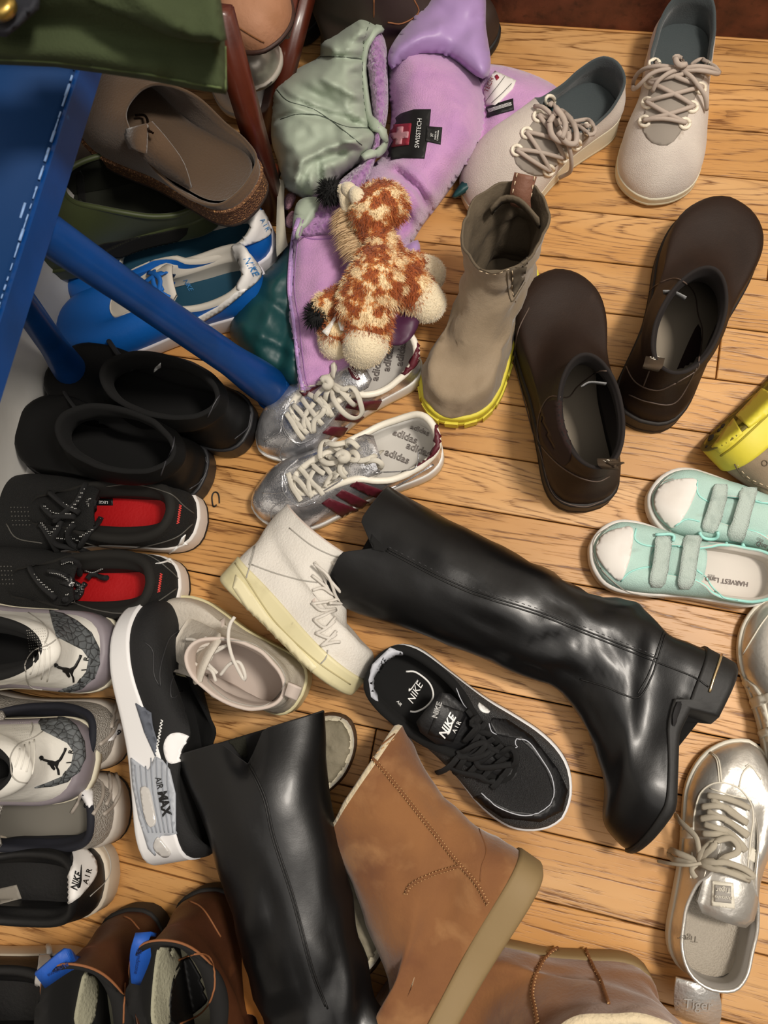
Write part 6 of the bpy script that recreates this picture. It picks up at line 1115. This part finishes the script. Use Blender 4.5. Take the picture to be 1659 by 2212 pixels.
# shoes on the rack
PEA = mat('peach_suede', 'B07F60', .7, bump=[('noise', 200, .3)], var=(20, 'A0704F', .4, .7)); WSV = mat('pearl_leather', 'BDB6AC', .3, .5, bump=[('noise', 40, .4)])
r1 = Shoe('slip_on_shoe', 'peach suede slip on shoe on the mahogany rack', 'shoe', (455, -190, .19), (583, 128, .19), 1, .095); r1.sole(mat('dark_brown_edge', '3A2016', .6), .016, .010, lip=.01, toe=.95); r1.low(PEA, mat('tan_lining', '6A4A38', .8), LOWK, kt=.035); dline(r1, 'seam', g2((150, 170), (220, 130), (260, 200), (380, 280), (470, 330)), TSEAM, .0008)
r2 = Shoe('slip_on_shoe', 'pearl silver shoe beneath the peach shoe on the rack', 'shoe', (440, -60, .085), (575, 205, .085), -1, .09); r2.sole(NBS, .018, .012, lip=.01); r2.low(WSV, HTL, LOWK, kt=.03)
r3 = Shoe('slip_on_shoe', 'white shoe lowest behind the rack post, only its edge visible', 'shoe', (430, 20, .02), (562, 262, .02), 1, .085); r3.sole(NBS, .018, .012, lip=.01); r3.low(NKW, HTL, LOWK, kt=.028)
# brown boots behind the jacket
BB2 = mat('grey_brown_leather', '33251D', .6, bump=[('noise', 40, .3)])
for i, (h, t, lb) in enumerate((((700, 150, 0), (950, 105, 0), 'grey brown ankle boot behind the hood, its shaft against the dark baseboard'), ((620, 100, 0), (700, -20, 0), 'dark brown boot in the shadow above the rack'))):
    s = Shoe('ankle_boot', lb, 'boot', h, t, 1, .10, None, L=.25); s.sole(BSOLE, .026, .018); s.boot(BB2, BLIN, [('f', .02, .985, .93, .048, .034), ('f', .03, .93, .80, .068, .058), ('e', .36, .088, .036, .088, -.25), ('e', .27, .062, .036, .122, -.05), ('e', .25, .058, .042, .16, 0)], wr=.002)
    if i == 0: dline(s, 'seam', c2((905, 0), (925, 60), (850, 110), (780, 105)), BEDGE, .0009); dline(s, 'seam', c2((715, 0), (715, 80)), BEDGE, .0009)
# ---------------------------------------------------------------- brown suede buckle clog
SUE = mat('taupe_brown_suede', '5D4733', .9, bump=[('noise', 400, .4)], sheen=.3, var=(12, '4C3927', .35, .7)); CORK = mat('speckled_cork', '6E4A30', .75, bump=[('cell', 420, .9)], wear=(420, 'D09A62', .56, .64)); SUI = mat('brown_suede_footbed', '584431', .95, bump=[('noise', 400, .3)], sheen=.3)
bk = Shoe('clog', 'brown suede clog with cork sole and buckle strap resting on the olive rubber clog', 'shoe', (560, 455, .12), (205, 235, .12), 1, .112, L=.27); bk.sole(CORK, .032, .026, lip=.04, spring=.01, out=mat('brown_outsole', '2E211A', .8), inset=.95)
bk.low(SUE, SUI, [(0, .02, 0, .042), (.05, .05, .30, .042), (.12, .15, .42, .042), (.18, .26, .44, .046), (.24, .34, .44, .066), (.30, .42, .38, .084), (.36, .50, .26, .092), (.43, .54, .14, .093), (.5, .55, 0, .093)], kt=.04, ins=SUI, th=.003, keys2=[(0, .02, 0, .042), (.05, .05, .30, .042), (.12, .15, .42, .044), (.18, .26, .44, .05), (.24, .36, .43, .072), (.30, .43, .36, .086), (.36, .50, .26, .092), (.43, .54, .14, .093)])
zc = lambda P, Z: [(*p, z) for p, z in zip(c1(*P), Z)]
slab(bk, 'buckle_strap', [zc([(880, 700), (960, 790), (1060, 930), (1112, 1080)], (.222, .210, .190, .166)), zc([(720, 770), (820, 900), (960, 1010), (1105, 1088)], (.214, .200, .180, .164))], .004, SUE, True)
slab(bk, 'strap_end', [zc([(725, 745), (720, 800), (745, 860)], (.222, .220, .216)), zc([(845, 712), (840, 800), (832, 886)], (.228, .226, .222))], .004, SUE, True)
cords(bk, 'buckle', [[.007] + c1((800, 695), (860, 690), (875, 730), (850, 775))], mat('dark_bronze_buckle', '3A2A20', .3, .9), .0016, ends=1)
# ---------------------------------------------------------------- olive rubber clogs
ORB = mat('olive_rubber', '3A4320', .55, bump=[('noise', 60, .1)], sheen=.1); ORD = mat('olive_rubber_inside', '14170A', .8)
oc = Shoe('clog', 'olive rubber clog with slotted heel strap beneath the brown suede clog', 'shoe', (484, 440, .055), (122, 535, .055), -1, .112, L=.28); oc.sole(ORB, .034, .026, lip=.03, spring=.012, inset=.92)
oc.low(ORB, ORD, [(0, .03, 0, .052), (.05, .06, .28, .052), (.12, .15, .40, .056), (.18, .26, .42, .066), (.24, .36, .40, .082), (.30, .46, .33, .094), (.36, .54, .24, .10), (.43, .58, .12, .102), (.5, .59, 0, .102)], kt=.045, th=.005, bulge=.07, collar=ORB, cr=.0035)
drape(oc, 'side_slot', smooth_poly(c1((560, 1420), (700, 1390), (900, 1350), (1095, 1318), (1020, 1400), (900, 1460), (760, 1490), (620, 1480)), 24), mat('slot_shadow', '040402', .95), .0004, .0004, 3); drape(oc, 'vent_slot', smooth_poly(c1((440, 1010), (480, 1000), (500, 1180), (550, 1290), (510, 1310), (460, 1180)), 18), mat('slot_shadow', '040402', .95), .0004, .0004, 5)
# ---------------------------------------------------------------- worn sheepskin slippers lying soles up
SLS = mat('dirty_hide_sole', '8E8672', .8, bump=[('noise', 40, .8), ('noise', 160, .5)], var=(20, '6E6754', .4, .7), wear=(120, '3E382C', .68, .8)); SLB = mat('brown_suede_edge', '5A4430', .85, bump=[('noise', 300, .4)]); WOOL = mat('cream_wool_trim', 'CFC6AE', .95, bump=[('noise', 300, 1)], sheen=.5)
for lb, o, w in (('worn sheepskin slipper lying sole up between tall boot and black running shoe', [(640, 1560), (680, 1545), (725, 1538), (760, 1555), (772, 1600), (760, 1650), (735, 1690), (690, 1720), (640, 1700), (610, 1630)], 1), ('worn sheepskin slipper lying sole up between the tall boot and tan boot', [(770, 1800), (810, 1800), (845, 1850), (858, 1910), (855, 1990), (835, 2050), (805, 2100), (770, 2110), (720, 2040), (700, 1920), (720, 1830)], 2)):
    cxx = sum(p[0] for p in o) / len(o); cyy = sum(p[1] for p in o) / len(o); s = Thing('slipper', lb, 'slipper', at(cxx, cyy, 0), 'pair of worn slippers lying sole up')
    cloth(s, 'upper', o, .004, .026, SLB, edge=22, base=.001, nz_=(.002, 20)); k = lambda f: [(cxx + (x - cxx) * f - 2, cyy + (y - cyy) * f + 2) for x, y in o]
    cloth(s, 'wool_trim', k(.93), .026, .008, WOOL, edge=10, base=.01, nz_=(.003, 5)); cloth(s, 'sole', k(.84), .030, .010, SLS, edge=20, base=.02, nz_=(.004, 22), seed=w)
# orange suede tip at the bottom edge, hair hook
ot = Shoe('ankle_boot', 'orange tan suede shoe tip showing between the tall boot and brown boots', 'shoe', (640, 2560, 0), (545, 2080, 0), 1, .095, None, L=.26); ot.sole(mat('tan_edge', '8A5A2C', .6), .018, .012); ot.low(mat('orange_tan_suede', 'B06F2A', .7, bump=[('noise', 200, .3)]), TANR, LOWK, kt=.03)
hk = Thing('wire_hook', 'small black wire hook lying on the floor beside the black runners', 'hook', at(465, 1080, 0)); cord(hk, 'wire', [(474, 1087, .0012), (473, 1072, .0012), (469, 1064, .0012), (462, 1064, .0012), (458, 1074, .0012), (460, 1092, .0012), (464, 1094, .002), (468, 1090, .002)], BLKS, .0009)
